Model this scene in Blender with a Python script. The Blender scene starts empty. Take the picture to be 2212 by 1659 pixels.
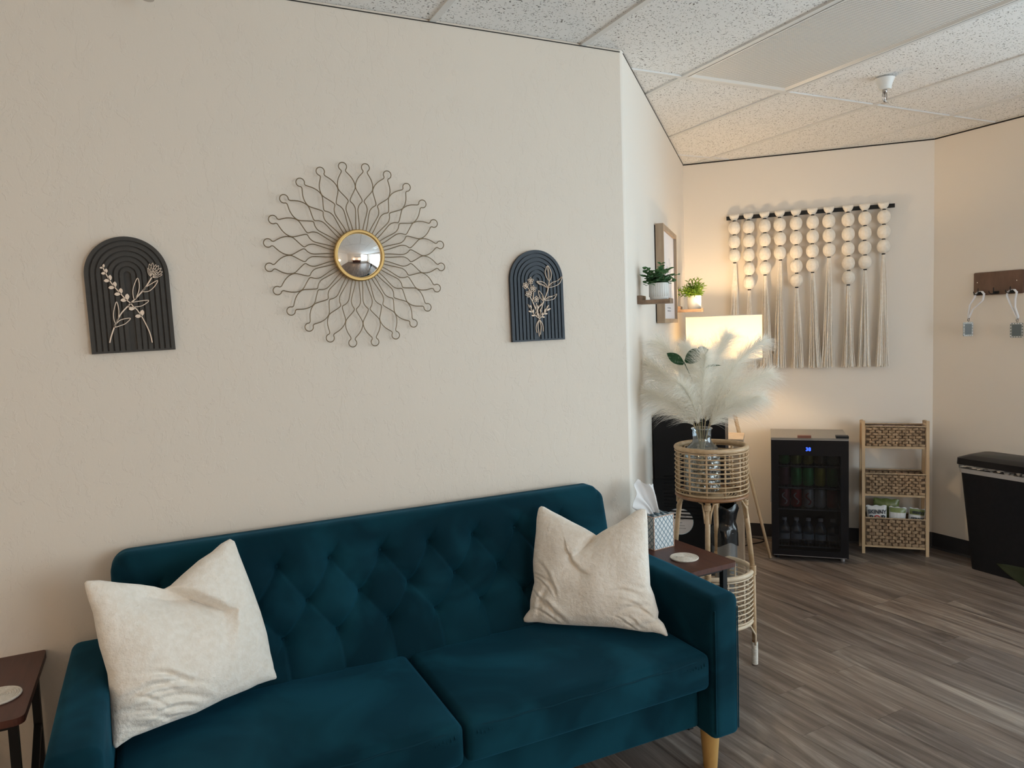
import bpy, bmesh, math, random
import numpy as np
from mathutils import Vector, Matrix

random.seed(7)
RNG = np.random.default_rng(7)
SC = bpy.context.scene
COL = SC.collection
PI = math.pi
S2 = math.sqrt(0.5)

# ------------------------------------------------------------------ camera
def cam_axes(yaw, pitch, roll):
    f = Vector((math.sin(yaw) * math.cos(pitch), math.cos(yaw) * math.cos(pitch), math.sin(pitch)))
    r = Vector((math.cos(yaw), -math.sin(yaw), 0.0))
    u = r.cross(f)
    c, s = math.cos(roll), math.sin(roll)
    return c * r + s * u, -s * r + c * u, f
_r, _u, _f = cam_axes(0.451888, -0.0745868, -0.0350933)
cd = bpy.data.cameras.new('camera')
cd.sensor_width = 36.0
cd.lens = 36.0 * 1596.43 / 2212.0
cd.clip_start = 0.05
cam = bpy.data.objects.new('camera', cd)
cam.matrix_world = Matrix(((_r.x, _u.x, -_f.x, 0.0), (_r.y, _u.y, -_f.y, 0.0), (_r.z, _u.z, -_f.z, 1.485), (0, 0, 0, 1)))
COL.objects.link(cam)
SC.camera = cam

# ------------------------------------------------------------------ world, lights, exposure
wd = bpy.data.worlds.new('world')
SC.world = wd
wd.use_nodes = True
wn = wd.node_tree
bg = wn.nodes['Background']
bg.inputs[0].default_value = (0.72, 0.86, 1.0, 1)
bg.inputs[1].default_value = 1.6
SC.view_settings.view_transform = 'Standard'
SC.view_settings.look = 'None'
SC.view_settings.gamma = 1.0
SC.view_settings.exposure = 0.0
SC.view_settings.use_curve_mapping = False
SC.cycles.diffuse_bounces = 6
SC.cycles.transparent_max_bounces = 24

def area(name, loc, rot, sx, sy, power, col):
    l = bpy.data.lights.new(name, 'AREA')
    l.shape = 'RECTANGLE'; l.size = sx; l.size_y = sy; l.energy = power; l.color = col
    o = bpy.data.objects.new(name, l); o.location = loc; o.rotation_euler = rot
    COL.objects.link(o); return o
def point(name, loc, power, col, rad=0.06):
    l = bpy.data.lights.new(name, 'POINT')
    l.energy = power; l.color = col; l.shadow_soft_size = rad
    o = bpy.data.objects.new(name, l); o.location = loc
    COL.objects.link(o); return o
# daylight entering through the big window outside the frame (right wall)
area('window_daylight', (4.92, -0.05, 1.36), (0, math.radians(109), 0), 2.3, 3.5, 114, (0.80, 0.91, 1.0))
area('rear_window_daylight', (3.05, -3.25, 1.45), (math.radians(90), 0, 0), 2.3, 1.9, 96, (0.86, 0.92, 1.0))
# the warm lamps on the unseen side of the room are globes built further down; one more stands beyond the left edge
point('warm_room_lamp', (-1.75, 0.6, 1.25), 12, (1.0, 0.70, 0.42), 0.14)

# ------------------------------------------------------------------ mesh builder
ORG = {}
class MB:
    def __init__(self, T=None):
        self.v = []; self.f = []; self.T = T
    def add(self, vs, fs):
        n = len(self.v)
        self.v.extend([tuple(map(float, p)) for p in vs])
        self.f.extend([tuple(i + n for i in f) for f in fs])
        return self
    def box(self, c, s, R=None):
        hx, hy, hz = s[0] / 2, s[1] / 2, s[2] / 2
        vs = [Vector((x, y, z)) for x in (-hx, hx) for y in (-hy, hy) for z in (-hz, hz)]
        if R is not None: vs = [R @ v for v in vs]
        c = Vector(c)
        return self.add([v + c for v in vs], [(0, 1, 3, 2), (4, 6, 7, 5), (0, 4, 5, 1), (2, 3, 7, 6), (0, 2, 6, 4), (1, 5, 7, 3)])
    def b2(self, x0, x1, y0, y1, z0, z1):
        return self.box(((x0 + x1) / 2, (y0 + y1) / 2, (z0 + z1) / 2), (x1 - x0, y1 - y0, z1 - z0))
    def bar(self, a, b, w, d=None, up=(0, 0, 1)):
        a, b = Vector(a), Vector(b); d = d or w
        z = (b - a).normalized(); x = Vector(up).cross(z)
        if x.length < 1e-4: x = Vector((1, 0, 0)).cross(z)
        x.normalize(); y = z.cross(x)
        vs = []
        for p in (a, b):
            for sx, sy in ((-1, -1), (1, -1), (1, 1), (-1, 1)):
                vs.append(p + x * sx * w / 2 + y * sy * d / 2)
        return self.add(vs, [(0, 3, 2, 1), (4, 5, 6, 7), (0, 1, 5, 4), (1, 2, 6, 5), (2, 3, 7, 6), (3, 0, 4, 7)])
    def tube(self, pts, r, n=8, closed=False, cap=True):
        pts = [Vector(p) for p in pts]; m = len(pts)
        rs = r if isinstance(r, (list, tuple)) else [r] * m
        def tan(i):
            if closed: return (pts[(i + 1) % m] - pts[i - 1]).normalized()
            return (pts[min(i + 1, m - 1)] - pts[max(i - 1, 0)]).normalized()
        t = tan(0); x = t.orthogonal().normalized(); vs = []
        for i in range(m):
            t = tan(i); x = (x - t * x.dot(t)); x.normalize(); y = t.cross(x)
            for k in range(n):
                a = 2 * PI * k / n
                vs.append(pts[i] + (x * math.cos(a) + y * math.sin(a)) * rs[i])
        fs = []
        for i in range(m if closed else m - 1):
            for k in range(n):
                a = i * n + k; b = i * n + (k + 1) % n; j = ((i + 1) % m) * n
                fs.append((a, b, j + (k + 1) % n, j + k))
        if not closed and cap:
            fs.append(tuple(reversed(range(n)))); fs.append(tuple((m - 1) * n + k for k in range(n)))
        return self.add(vs, fs)
    def lathe(self, prof, n=24, c=(0, 0, 0), cap=True):
        vs = []; fs = []; m = len(prof)
        for r, z in prof:
            for k in range(n):
                a = 2 * PI * k / n
                vs.append((c[0] + r * math.cos(a), c[1] + r * math.sin(a), c[2] + z))
        for i in range(m - 1):
            for k in range(n):
                k2 = (k + 1) % n
                fs.append((i * n + k, i * n + k2, (i + 1) * n + k2, (i + 1) * n + k))
        if cap:
            if prof[0][0] > 1e-5: fs.append(tuple(reversed(range(n))))
            if prof[-1][0] > 1e-5: fs.append(tuple((m - 1) * n + k for k in range(n)))
        return self.add(vs, fs)
    def ring(self, c, R, r, n=40, k=8, axis='z'):
        pts = []
        for i in range(n):
            a = 2 * PI * i / n
            q = (R * math.cos(a), R * math.sin(a))
            pts.append((c[0] + q[0], c[1] + q[1], c[2]) if axis == 'z' else (c[0] + q[0], c[1], c[2] + q[1]))
        return self.tube(pts, r, k, closed=True)
    def prism(self, poly, y0, y1):          # poly in x,z ; extruded along y
        n = len(poly)
        vs = [(x, y0, z) for x, z in poly] + [(x, y1, z) for x, z in poly]
        fs = [tuple(range(n)), tuple(reversed(range(n, 2 * n)))] + [(i, n + i, n + (i + 1) % n, (i + 1) % n) for i in range(n)]
        return self.add(vs, fs)
    def slab(self, poly, z0, z1):           # poly in x,y ; extruded along z
        n = len(poly)
        vs = [(x, y, z0) for x, y in poly] + [(x, y, z1) for x, y in poly]
        fs = [tuple(reversed(range(n))), tuple(range(n, 2 * n))] + [(i, (i + 1) % n, n + (i + 1) % n, n + i) for i in range(n)]
        return self.add(vs, fs)
    def rbox(self, c, s, r, n=9, R=None, puff=0.0, pf=None):
        # rounded box made of six grids
        h = [s[0] / 2, s[1] / 2, s[2] / 2]; r = min(r, min(h) * 0.999)
        def ts(hh):
            inner = hh - r
            e = [-inner - r * math.cos(a * PI / 8) for a in range(0, 4)]
            mid = [(-inner) + 2 * inner * i / n for i in range(n + 1)]
            return e + mid + [-q for q in reversed(e)]
        c = Vector(c)
        for ax in range(3):
            b, d = (ax + 1) % 3, (ax + 2) % 3
            tb, td = ts(h[b]), ts(h[d])
            for sg in (-1, 1):
                vs = []; 
                for p in tb:
                    for q in td:
                        v = [0, 0, 0]; v[ax] = sg * h[ax]; v[b] = p; v[d] = q
                        inn = Vector([max(-(h[i] - r), min(h[i] - r, v[i])) for i in range(3)])
                        dv = Vector(v) - inn
                        if dv.length > 1e-9: dv = dv.normalized() * r
                        w = inn + dv
                        if puff: w.z += puff * (1 if w.z > 0 else -.0) * max(0, 1 - (w.x / h[0]) ** 2) ** .6 * max(0, 1 - (w.y / h[1]) ** 2) ** .6
                        if pf: w = Vector(pf(w))
                        if R is not None: w = R @ w
                        vs.append(w + c)
                nb, nd = len(tb), len(td); fs = []
                for i in range(nb - 1):
                    for j in range(nd - 1):
                        q = (i * nd + j, (i + 1) * nd + j, (i + 1) * nd + j + 1, i * nd + j + 1)
                        fs.append(q if sg > 0 else tuple(reversed(q)))
                self.add(vs, fs)
        return self
    def mesh(self, name, off=(0, 0, 0), smooth=False, weld=0.0, auto=None):
        me = bpy.data.meshes.new(name)
        vs = self.v
        if self.T is not None: vs = [tuple(self.T @ Vector(p)) for p in vs]
        if off != (0, 0, 0): vs = [(p[0] - off[0], p[1] - off[1], p[2] - off[2]) for p in vs]
        me.from_pydata(vs, [], self.f)
        if weld or auto is not None:
            bm = bmesh.new(); bm.from_mesh(me)
            if weld: bmesh.ops.remove_doubles(bm, verts=bm.verts, dist=weld)
            if auto is not None:
                for e in bm.edges:
                    if len(e.link_faces) == 2 and e.calc_face_angle(0) > math.radians(auto): e.smooth = False
            bm.to_mesh(me); bm.free()
        if smooth or auto is not None:
            me.polygons.foreach_set('use_smooth', [True] * len(me.polygons))
        me.update(); return me
    def build(self, name, m, parent=None, smooth=False, weld=0.0, auto=None, origin=None):
        if parent is not None: off = ORG[parent.name]
        elif origin is not None: off = tuple(origin)
        else:
            vs = self.v
            if self.T is not None: vs = [tuple(self.T @ Vector(p)) for p in vs]
            a = np.array(vs); mn, mx = a.min(0), a.max(0)
            off = (float((mn[0] + mx[0]) / 2), float((mn[1] + mx[1]) / 2), float(mn[2]))
        me = self.mesh(name, off, smooth, weld, auto)
        o = bpy.data.objects.new(name, me); COL.objects.link(o)
        if m is not None: me.materials.append(m)
        if parent is not None: o.parent = parent
        else: o.location = off
        ORG[o.name] = off
        return o

def thing(name, label, cat, loc, group=None):
    o = bpy.data.objects.new(name, None); COL.objects.link(o)
    o.empty_display_size = 0.05; o.location = loc
    o['label'] = label; o['category'] = cat
    if group: o['group'] = group
    ORG[o.name] = tuple(loc)
    return o
def tag(o, label, cat, group=None):
    o['label'] = label; o['category'] = cat
    if group: o['group'] = group
    return o
def struct(o):
    o['kind'] = 'structure'; return o
def stuff(o):
    o['kind'] = 'stuff'; return o
def inst(me, name, parent, loc, rz=0.0):     # another part that shares mesh data; loc in world
    o = bpy.data.objects.new(name, me); COL.objects.link(o); o.parent = parent
    g = ORG[parent.name]; o.location = (loc[0] - g[0], loc[1] - g[1], loc[2] - g[2]); o.rotation_euler = (0, 0, rz)
    ORG[o.name] = g
    return o
def copy_tree(src, loc, label=None):
    r = src.copy(); COL.objects.link(r); r.location = loc
    if label: r['label'] = label
    ORG[r.name] = tuple(loc)
    for ch in list(src.children):
        c = ch.copy(); COL.objects.link(c); c.parent = r
        for g in list(ch.children):
            d = g.copy(); COL.objects.link(d); d.parent = c
    return r
def frame(o, xd, z=0.0):
    x = Vector((xd[0], xd[1], 0)).normalized(); y = Vector((-x.y, x.x, 0))
    return Matrix(((x.x, y.x, 0, o[0]), (x.y, y.y, 0, o[1]), (0, 0, 1, z), (0, 0, 0, 1)))
def text_mesh(body, size, T, name, m, parent, depth=0.0004, align='CENTER', sx=1.0, bold=0.0):
    cu = bpy.data.curves.new(name, 'FONT'); cu.body = body; cu.size = size; cu.extrude = depth
    cu.align_x = align; cu.align_y = 'CENTER'; cu.resolution_u = 3; cu.offset = bold
    o = bpy.data.objects.new(name + '_tmp', cu); COL.objects.link(o)
    dg = bpy.context.evaluated_depsgraph_get(); ev = o.evaluated_get(dg)
    me = bpy.data.meshes.new_from_object(ev)
    bpy.data.objects.remove(o, do_unlink=True)
    g = ORG[parent.name]
    for v in me.vertices:
        p = T @ Vector((v.co.x * sx, v.co.y, v.co.z)); v.co = p - Vector(g)
    me.materials.clear(); me.materials.append(m)
    r = bpy.data.objects.new(name, me); COL.objects.link(r); r.parent = parent; ORG[r.name] = g
    return r

# ------------------------------------------------------------------ materials
def mat(name, col, rough=0.6, metal=0.0, **kw):
    m = bpy.data.materials.new(name); m.use_nodes = True
    b = m.node_tree.nodes['Principled BSDF']
    b.inputs['Base Color'].default_value = (*col, 1); b.inputs['Roughness'].default_value = rough
    b.inputs['Metallic'].default_value = metal
    for k, v in kw.items(): b.inputs[k.replace('_', ' ')].default_value = v
    return m
def nd(m, typ, **kw):
    n = m.node_tree.nodes.new(typ)
    for k, v in kw.items():
        if hasattr(n, k): setattr(n, k, v)
        else: n.inputs[k].default_value = v
    return n
def lk(m, a, b): m.node_tree.links.new(a, b)
def bsdf(m): return m.node_tree.nodes['Principled BSDF']
def ocoord(m, scale=(1, 1, 1), rnd=False):
    tc = nd(m, 'ShaderNodeTexCoord'); mp = nd(m, 'ShaderNodeMapping'); mp.inputs['Scale'].default_value = scale
    lk(m, tc.outputs['Object'], mp.inputs['Vector'])
    if rnd:
        oi = nd(m, 'ShaderNodeObjectInfo'); mu = nd(m, 'ShaderNodeMath', operation='MULTIPLY'); mu.inputs[1].default_value = 53.0
        lk(m, oi.outputs['Random'], mu.inputs[0])
        cb = nd(m, 'ShaderNodeCombineXYZ')
        for i in range(3): lk(m, mu.outputs[0], cb.inputs[i])
        lk(m, cb.outputs[0], mp.inputs['Location'])
    return mp.outputs[0]
def noise(m, vec, scale, detail=4, rough=0.5, dist=0.0):
    n = nd(m, 'ShaderNodeTexNoise'); n.inputs['Scale'].default_value = scale; n.inputs['Detail'].default_value = detail
    n.inputs['Roughness'].default_value = rough; n.inputs['Distortion'].default_value = dist
    lk(m, vec, n.inputs['Vector']); return n.outputs['Fac']
def ramp(m, fac, stops, interp='LINEAR'):
    n = nd(m, 'ShaderNodeValToRGB'); n.color_ramp.interpolation = interp
    e = n.color_ramp.elements
    while len(e) < len(stops): e.new(0.5)
    for i, (p, c) in enumerate(stops):
        e[i].position = p; e[i].color = (*c, 1) if len(c) == 3 else c
    lk(m, fac, n.inputs[0]); return n.outputs[0]
def bump(m, h, strength=0.5, dist=0.002, prev=None):
    n = nd(m, 'ShaderNodeBump'); n.inputs['Strength'].default_value = strength; n.inputs['Distance'].default_value = dist
    lk(m, h, n.inputs['Height'])
    if prev is not None: lk(m, prev, n.inputs['Normal'])
    lk(m, n.outputs[0], bsdf(m).inputs['Normal']); return n.outputs[0]
def g3(v): return (v, v, v)

def m_noisy(name, c0, c1, scale, rough=0.6, bs=0.0, bd=0.001, stretch=(1, 1, 1), rnd=False, metal=0.0, lo=.35, hi=.65, **kw):
    m = mat(name, c0, rough, metal, **kw); v = ocoord(m, stretch, rnd); n = noise(m, v, scale, 5, .6)
    lk(m, ramp(m, n, [(lo, c0), (hi, c1)]), bsdf(m).inputs['Base Color'])
    if bs: bump(m, n, bs, bd)
    return m

# wall paint with skip-trowel plaster relief
M_wall = mat('plaster_paint_dimmed', (0.705, 0.635, 0.550), 0.62)  # sofa wall: its dimmer, warmer light is put into the base colour
v = ocoord(M_wall, (1.0, 1.0, .62))
n1 = noise(M_wall, v, 22.0, 6, .66, .5)
n2 = noise(M_wall, v, 2.6, 2, .5)
mu = nd(M_wall, 'ShaderNodeMath', operation='MULTIPLY_ADD'); mu.inputs[1].default_value = 0.55
lk(M_wall, n2, mu.inputs[0]); lk(M_wall, n1, mu.inputs[2])
edge = ramp(M_wall, mu.outputs[0], [(0.0, g3(0)), (0.815, g3(0)), (0.835, g3(1)), (1.0, g3(.8))])
b1 = bump(M_wall, edge, 0.36, 0.0022)
bump(M_wall, noise(M_wall, v, 70.0, 4, .6), 0.16, 0.002, b1)
M_wall_b = mat('plaster_paint_smooth', (0.79, 0.735, 0.665), 0.62)
v = ocoord(M_wall_b); b1 = bump(M_wall_b, noise(M_wall_b, v, 14, 4, .6, 1.0), 0.12, 0.003)
M_gap = mat('shadow_gap', (0.02, 0.016, 0.012), 0.8)

# acoustic tile: fissured mineral fibre
M_tile = mat('mineral_tile', (0.76, 0.755, 0.74), 0.9)
v = ocoord(M_tile, (1, 1, 1), True)
wv = nd(M_tile, 'ShaderNodeTexNoise'); wv.inputs['Scale'].default_value = 26; wv.inputs['Detail'].default_value = 2
lk(M_tile, v, wv.inputs['Vector'])
mx = nd(M_tile, 'ShaderNodeVectorMath', operation='MULTIPLY_ADD'); mx.inputs[1].default_value = (.06, .06, .06)
lk(M_tile, wv.outputs['Color'], mx.inputs[0]); lk(M_tile, v, mx.inputs[2])
mp = nd(M_tile, 'ShaderNodeMapping'); mp.inputs['Scale'].default_value = (1.0, 2.1, 1.0); lk(M_tile, mx.outputs[0], mp.inputs['Vector'])
vo = nd(M_tile, 'ShaderNodeTexVoronoi'); vo.inputs['Scale'].default_value = 78; lk(M_tile, mp.outputs[0], vo.inputs['Vector'])
sp = noise(M_tile, v, 120, 2, .5)
ad = nd(M_tile, 'ShaderNodeMath', operation='MULTIPLY_ADD'); ad.inputs[1].default_value = .9
lk(M_tile, sp, ad.inputs[0]); lk(M_tile, vo.outputs['Distance'], ad.inputs[2])
fis = ramp(M_tile, ad.outputs[0], [(0.0, g3(0)), (0.63, g3(0)), (0.72, g3(1)), (1, g3(1))])
colm = nd(M_tile, 'ShaderNodeMix', data_type='RGBA'); colm.inputs[6].default_value = (0.16, 0.15, 0.14, 1); colm.inputs[7].default_value = (0.87, 0.868, 0.86, 1)
lk(M_tile, fis, colm.inputs[0]); lk(M_tile, colm.outputs[2], bsdf(M_tile).inputs['Base Color'])
bump(M_tile, fis, 0.55, 0.002)
M_bar = mat('grid_bar_white', (0.74, 0.74, 0.73), 0.45)
M_white = mat('white_enamel', (0.80, 0.80, 0.78), 0.4)

# lens of the troffer : prismatic acrylic
M_lens = mat('prismatic_acrylic', (0.74, 0.72, 0.68), 0.22)
v = ocoord(M_lens)
wa = nd(M_lens, 'ShaderNodeTexWave', bands_direction='Y'); wa.inputs['Scale'].default_value = 32; lk(M_lens, v, wa.inputs['Vector'])
wb = nd(M_lens, 'ShaderNodeTexWave', bands_direction='X'); wb.inputs['Scale'].default_value = 32; lk(M_lens, v, wb.inputs['Vector'])
sm = nd(M_lens, 'ShaderNodeMath', operation='MULTIPLY_ADD'); sm.inputs[1].default_value = .3
lk(M_lens, wb.outputs['Fac'], sm.inputs[0]); lk(M_lens, wa.outputs['Fac'], sm.inputs[2])
lk(M_lens, ramp(M_lens, sm.outputs[0], [(0.1, (0.50, 0.49, 0.47)), (.8, (0.82, 0.80, 0.77))]), bsdf(M_lens).inputs['Base Color'])
bump(M_lens, sm.outputs[0], 0.5, 0.003)

# floor planks
M_plank = mat('vinyl_plank', (0.2, 0.15, 0.12), 0.42)
v = ocoord(M_plank, (1, 1, 1), True)
mp = nd(M_plank, 'ShaderNodeMapping'); mp.inputs['Scale'].default_value = (9.0, 0.75, 1.0); lk(M_plank, v, mp.inputs['Vector'])
gr = noise(M_plank, mp.outputs[0], 1.9, 8, .66, .9)
mp2 = nd(M_plank, 'ShaderNodeMapping'); mp2.inputs['Scale'].default_value = (55.0, 2.0, 1.0); lk(M_plank, v, mp2.inputs['Vector'])
fi = noise(M_plank, mp2.outputs[0], 2.0, 5, .65, .3)
c1 = ramp(M_plank, gr, [(0.30, (0.066, 0.048, 0.040)), (0.43, (0.130, 0.101, 0.085)), (0.54, (0.188, 0.154, 0.133)), (0.69, (0.34, 0.295, 0.255))])
oi = nd(M_plank, 'ShaderNodeObjectInfo')
tone = ramp(M_plank, oi.outputs['Random'], [(0, (0.84, 0.84, 0.86)), (0.5, (1.0, 1, 1)), (1, (1.16, 1.12, 1.08))])
m1 = nd(M_plank, 'ShaderNodeMix', data_type='RGBA', blend_type='MULTIPLY'); m1.inputs[0].default_value = 1
lk(M_plank, c1, m1.inputs[6]); lk(M_plank, tone, m1.inputs[7])
m2 = nd(M_plank, 'ShaderNodeMix', data_type='RGBA', blend_type='MULTIPLY'); m2.inputs[0].default_value = .55
lk(M_plank, m1.outputs[2], m2.inputs[6]); lk(M_plank, ramp(M_plank, fi, [(.3, g3(.62)), (.6, g3(1.12))]), m2.inputs[7])
lk(M_plank, m2.outputs[2], bsdf(M_plank).inputs['Base Color'])
bump(M_plank, fi, 0.12, 0.001)
M_sub = mat('subfloor', (0.03, 0.022, 0.018), 0.9)
M_base = m_noisy('charcoal_vinyl_base', (0.022, 0.022, 0.026), (0.03, 0.03, 0.034), 8, 0.55)

# velvet
def velvet(name, c0, c1, sheen=0.55):
    m = mat(name, c0, 0.72); b = bsdf(m)
    b.inputs['Sheen Weight'].default_value = sheen  # soft pile; b.inputs['Sheen Roughness'].default_value = 0.24
    b.inputs['Sheen Tint'].default_value = (0.10, 0.50, 0.80, 1); b.inputs['Specular IOR Level'].default_value = 0.04
    v = ocoord(m); n = noise(m, v, 3.2, 3, .55, .6)
    lk(m, ramp(m, n, [(.42, c0), (.60, c1)]), b.inputs['Base Color'])
    bump(m, noise(m, v, 420, 2, .5), 0.12, 0.0006)
    return m
M_velvet = velvet('teal_velvet', (0.0024, 0.019, 0.029), (0.0055, 0.042, 0.062), .20)
M_pipe = velvet('teal_piping', (0.005, 0.028, 0.042), (0.007, 0.034, 0.05), .1)
M_fur = mat('cream_faux_fur', (0.80, 0.73, 0.63), 0.85, Sheen_Weight=0.5, Sheen_Roughness=0.5)
v = ocoord(M_fur); f1 = noise(M_fur, v, 52, 5, .6, .12)
lk(M_fur, ramp(M_fur, f1, [(.3, (0.77, 0.70, 0.605)), (.65, (0.85, 0.795, 0.715))]), bsdf(M_fur).inputs['Base Color'])
bb = bump(M_fur, f1, 0.6, 0.008); bump(M_fur, noise(M_fur, v, 190, 3, .6), 0.5, 0.002, bb)

M_legwood = m_noisy('honey_leg_wood', (0.44, 0.25, 0.075), (0.52, 0.31, 0.10), 20, .4, stretch=(1, 1, .15))
M_walnut = m_noisy('mahogany_top', (0.060, 0.016, 0.009), (0.090, 0.027, 0.016), 9, .45, stretch=(6, .6, 1))
M_blackmetal = mat('black_metal', (0.008, 0.008, 0.009), 0.45, 0.3)
M_rope = m_noisy('cotton_rope', (0.62, 0.56, 0.48), (0.76, 0.70, 0.62), 90, .9, .5, .002)
M_gold = mat('brushed_gold', (0.50, 0.33, 0.13), 0.45, 0.9)
M_wire = mat('antique_brass_wire', (0.20, 0.145, 0.085), 0.45, 0.7)
M_mirror = mat('mirror_glass', (0.96, 0.96, 0.96), 0.015, 1.0)
M_char = m_noisy('charcoal_board', (0.034, 0.031, 0.027), (0.042, 0.038, 0.033), 30, .6)
M_navy = m_noisy('navy_board', (0.010, 0.019, 0.031), (0.014, 0.024, 0.038), 30, .5)
M_ply = m_noisy('pale_birch', (0.76, 0.60, 0.47), (0.84, 0.69, 0.56), 40, .6)
M_bamboo = m_noisy('pale_bamboo', (0.52, 0.36, 0.20), (0.60, 0.43, 0.26), 14, .5, stretch=(1, 1, .2))
M_oak = m_noisy('washed_oak', (0.34, 0.24, 0.16), (0.44, 0.33, 0.23), 18, .55, stretch=(1, 1, .2))
M_shelfwood = m_noisy('rustic_shelf_wood', (0.16, 0.10, 0.065), (0.30, 0.20, 0.13), 22, .6, stretch=(.3, 1, 1))
M_rattan = m_noisy('rattan', (0.42, 0.28, 0.15), (0.58, 0.42, 0.26), 25, .45)
M_rattan_pale = m_noisy('pale_rattan', (0.62, 0.50, 0.36), (0.72, 0.60, 0.45), 25, .5)
M_rattan_dark = m_noisy('brown_rattan', (0.22, 0.105, 0.045), (0.30, 0.15, 0.07), 25, .4)
M_bind = m_noisy('white_cord_binding', (0.66, 0.62, 0.55), (0.78, 0.74, 0.68), 60, .8, .4, .001)
M_weave = m_noisy('seagrass_weave', (0.20, 0.125, 0.07), (0.44, 0.30, 0.18), 34, .8, .6, .003)
M_weave_pale = m_noisy('seagrass_rim', (0.34, 0.24, 0.15), (0.50, 0.37, 0.24), 50, .8, .5, .002)
M_yarn = m_noisy('cream_yarn', (0.84, 0.77, 0.67), (0.92, 0.87, 0.79), 60, .95, .3, .001)
M_tie = mat('black_tie', (0.008, 0.008, 0.008), 0.8)
M_black = mat('black_plastic', (0.005, 0.005, 0.007), 0.36, Specular_IOR_Level=0.28)
M_blacksoft = m_noisy('matt_black_plastic', (0.007, 0.008, 0.011), (0.010, 0.011, 0.014), 40, .5, Specular_IOR_Level=0.25)
M_steel = mat('brushed_steel', (0.36, 0.37, 0.38), 0.38, 0.9)
M_fridgetop = mat('grey_metal_top', (0.27, 0.26, 0.24), 0.4, 0.6)
M_interior = mat('dark_liner', (0.05, 0.05, 0.055), 0.6)
M_rack = mat('wire_rack', (0.42, 0.42, 0.44), 0.35, 0.8)
M_tag = mat('copper_tag', (0.20, 0.085, 0.06), 0.5, 0.3)
M_pot = mat('white_ceramic', (0.72, 0.72, 0.70), 0.45)
M_soil = m_noisy('soil', (0.04, 0.025, 0.015), (0.07, 0.045, 0.03), 80, .9)
M_tissue = mat('tissue_paper', (0.86, 0.85, 0.84), 0.9, Subsurface_Weight=0.0)
M_paper = mat('white_card', (0.80, 0.79, 0.82), 0.6)
M_ink = mat('grey_ink', (0.25, 0.25, 0.28), 0.8)
M_inkdark = mat('dark_ink', (0.03, 0.035, 0.045), 0.8)
M_inkred = mat('red_ink', (0.45, 0.03, 0.03), 0.7)
M_lanyard = mat('white_ribbon', (0.78, 0.78, 0.80), 0.5)
M_badge = mat('slate_card', (0.10, 0.12, 0.12), 0.4)
M_chrome = mat('chrome', (0.55, 0.52, 0.50), 0.15, 1.0)

def glassy(name, tint, gloss=0.12, rough=0.02, bs=0.0, bscale=40):
    m = bpy.data.materials.new(name); m.use_nodes = True; nt = m.node_tree; nt.nodes.clear()
    out = nt.nodes.new('ShaderNodeOutputMaterial'); mix = nt.nodes.new('ShaderNodeMixShader')
    tr = nt.nodes.new('ShaderNodeBsdfTransparent'); gl = nt.nodes.new('ShaderNodeBsdfGlossy'); lw = nt.nodes.new('ShaderNodeLayerWeight')
    tr.inputs[0].default_value = (*tint, 1); gl.inputs['Roughness'].default_value = rough; gl.inputs[0].default_value = (.95, .97, 1, 1)
    lw.inputs[0].default_value = gloss + .12
    mp = nt.nodes.new('ShaderNodeMapRange'); mp.inputs['To Min'].default_value = gloss * .35; mp.inputs['To Max'].default_value = 0.85
    nt.links.new(lw.outputs['Fresnel'], mp.inputs[0]); nt.links.new(mp.outputs[0], mix.inputs[0])
    nt.links.new(tr.outputs[0], mix.inputs[1]); nt.links.new(gl.outputs[0], mix.inputs[2]); nt.links.new(mix.outputs[0], out.inputs[0])
    if bs:
        tc = nt.nodes.new('ShaderNodeTexCoord'); vo = nt.nodes.new('ShaderNodeTexVoronoi'); vo.inputs['Scale'].default_value = bscale
        bu = nt.nodes.new('ShaderNodeBump'); bu.inputs['Strength'].default_value = bs; bu.inputs['Distance'].default_value = .01
        nt.links.new(tc.outputs['Object'], vo.inputs['Vector']); nt.links.new(vo.outputs['Distance'], bu.inputs['Height'])
        nt.links.new(bu.outputs[0], gl.inputs['Normal']); nt.links.new(bu.outputs[0], lw.inputs['Normal'])
    return m
M_glass = glassy('window_glass', (.94, .97, .96), .1)
M_fglass = glassy('tinted_door_glass', (.52, .53, .55), .06)
M_vglass = glassy('blue_grey_glass', (.80, .86, .89), .25, .04)
M_vglass_h = glassy('hammered_glass', (.88, .87, .82), .30, .08, .9, 45)
M_pet = glassy('clear_bottle', (.78, .84, .88), .35, .1)
M_acryl = glassy('clear_acrylic', (.66, .70, .70), .10, .35)
M_liner = glassy('clear_bin_liner', (.70, .70, .72), .55, .2, .6, 30)

def emis(name, col, s):
    m = mat(name, (0, 0, 0), 0.5); bsdf(m).inputs['Emission Color'].default_value = (*col, 1); bsdf(m).inputs['Emission Strength'].default_value = s
    return m
M_led = emis('blue_digits', (0.03, 0.09, 1.0), 3.5)
M_bulb = emis('lit_bulb', (1.0, 0.70, 0.40), 400)
M_globe = emis('lit_opal_globe', (1.0, 0.66, 0.40), 31)

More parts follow.
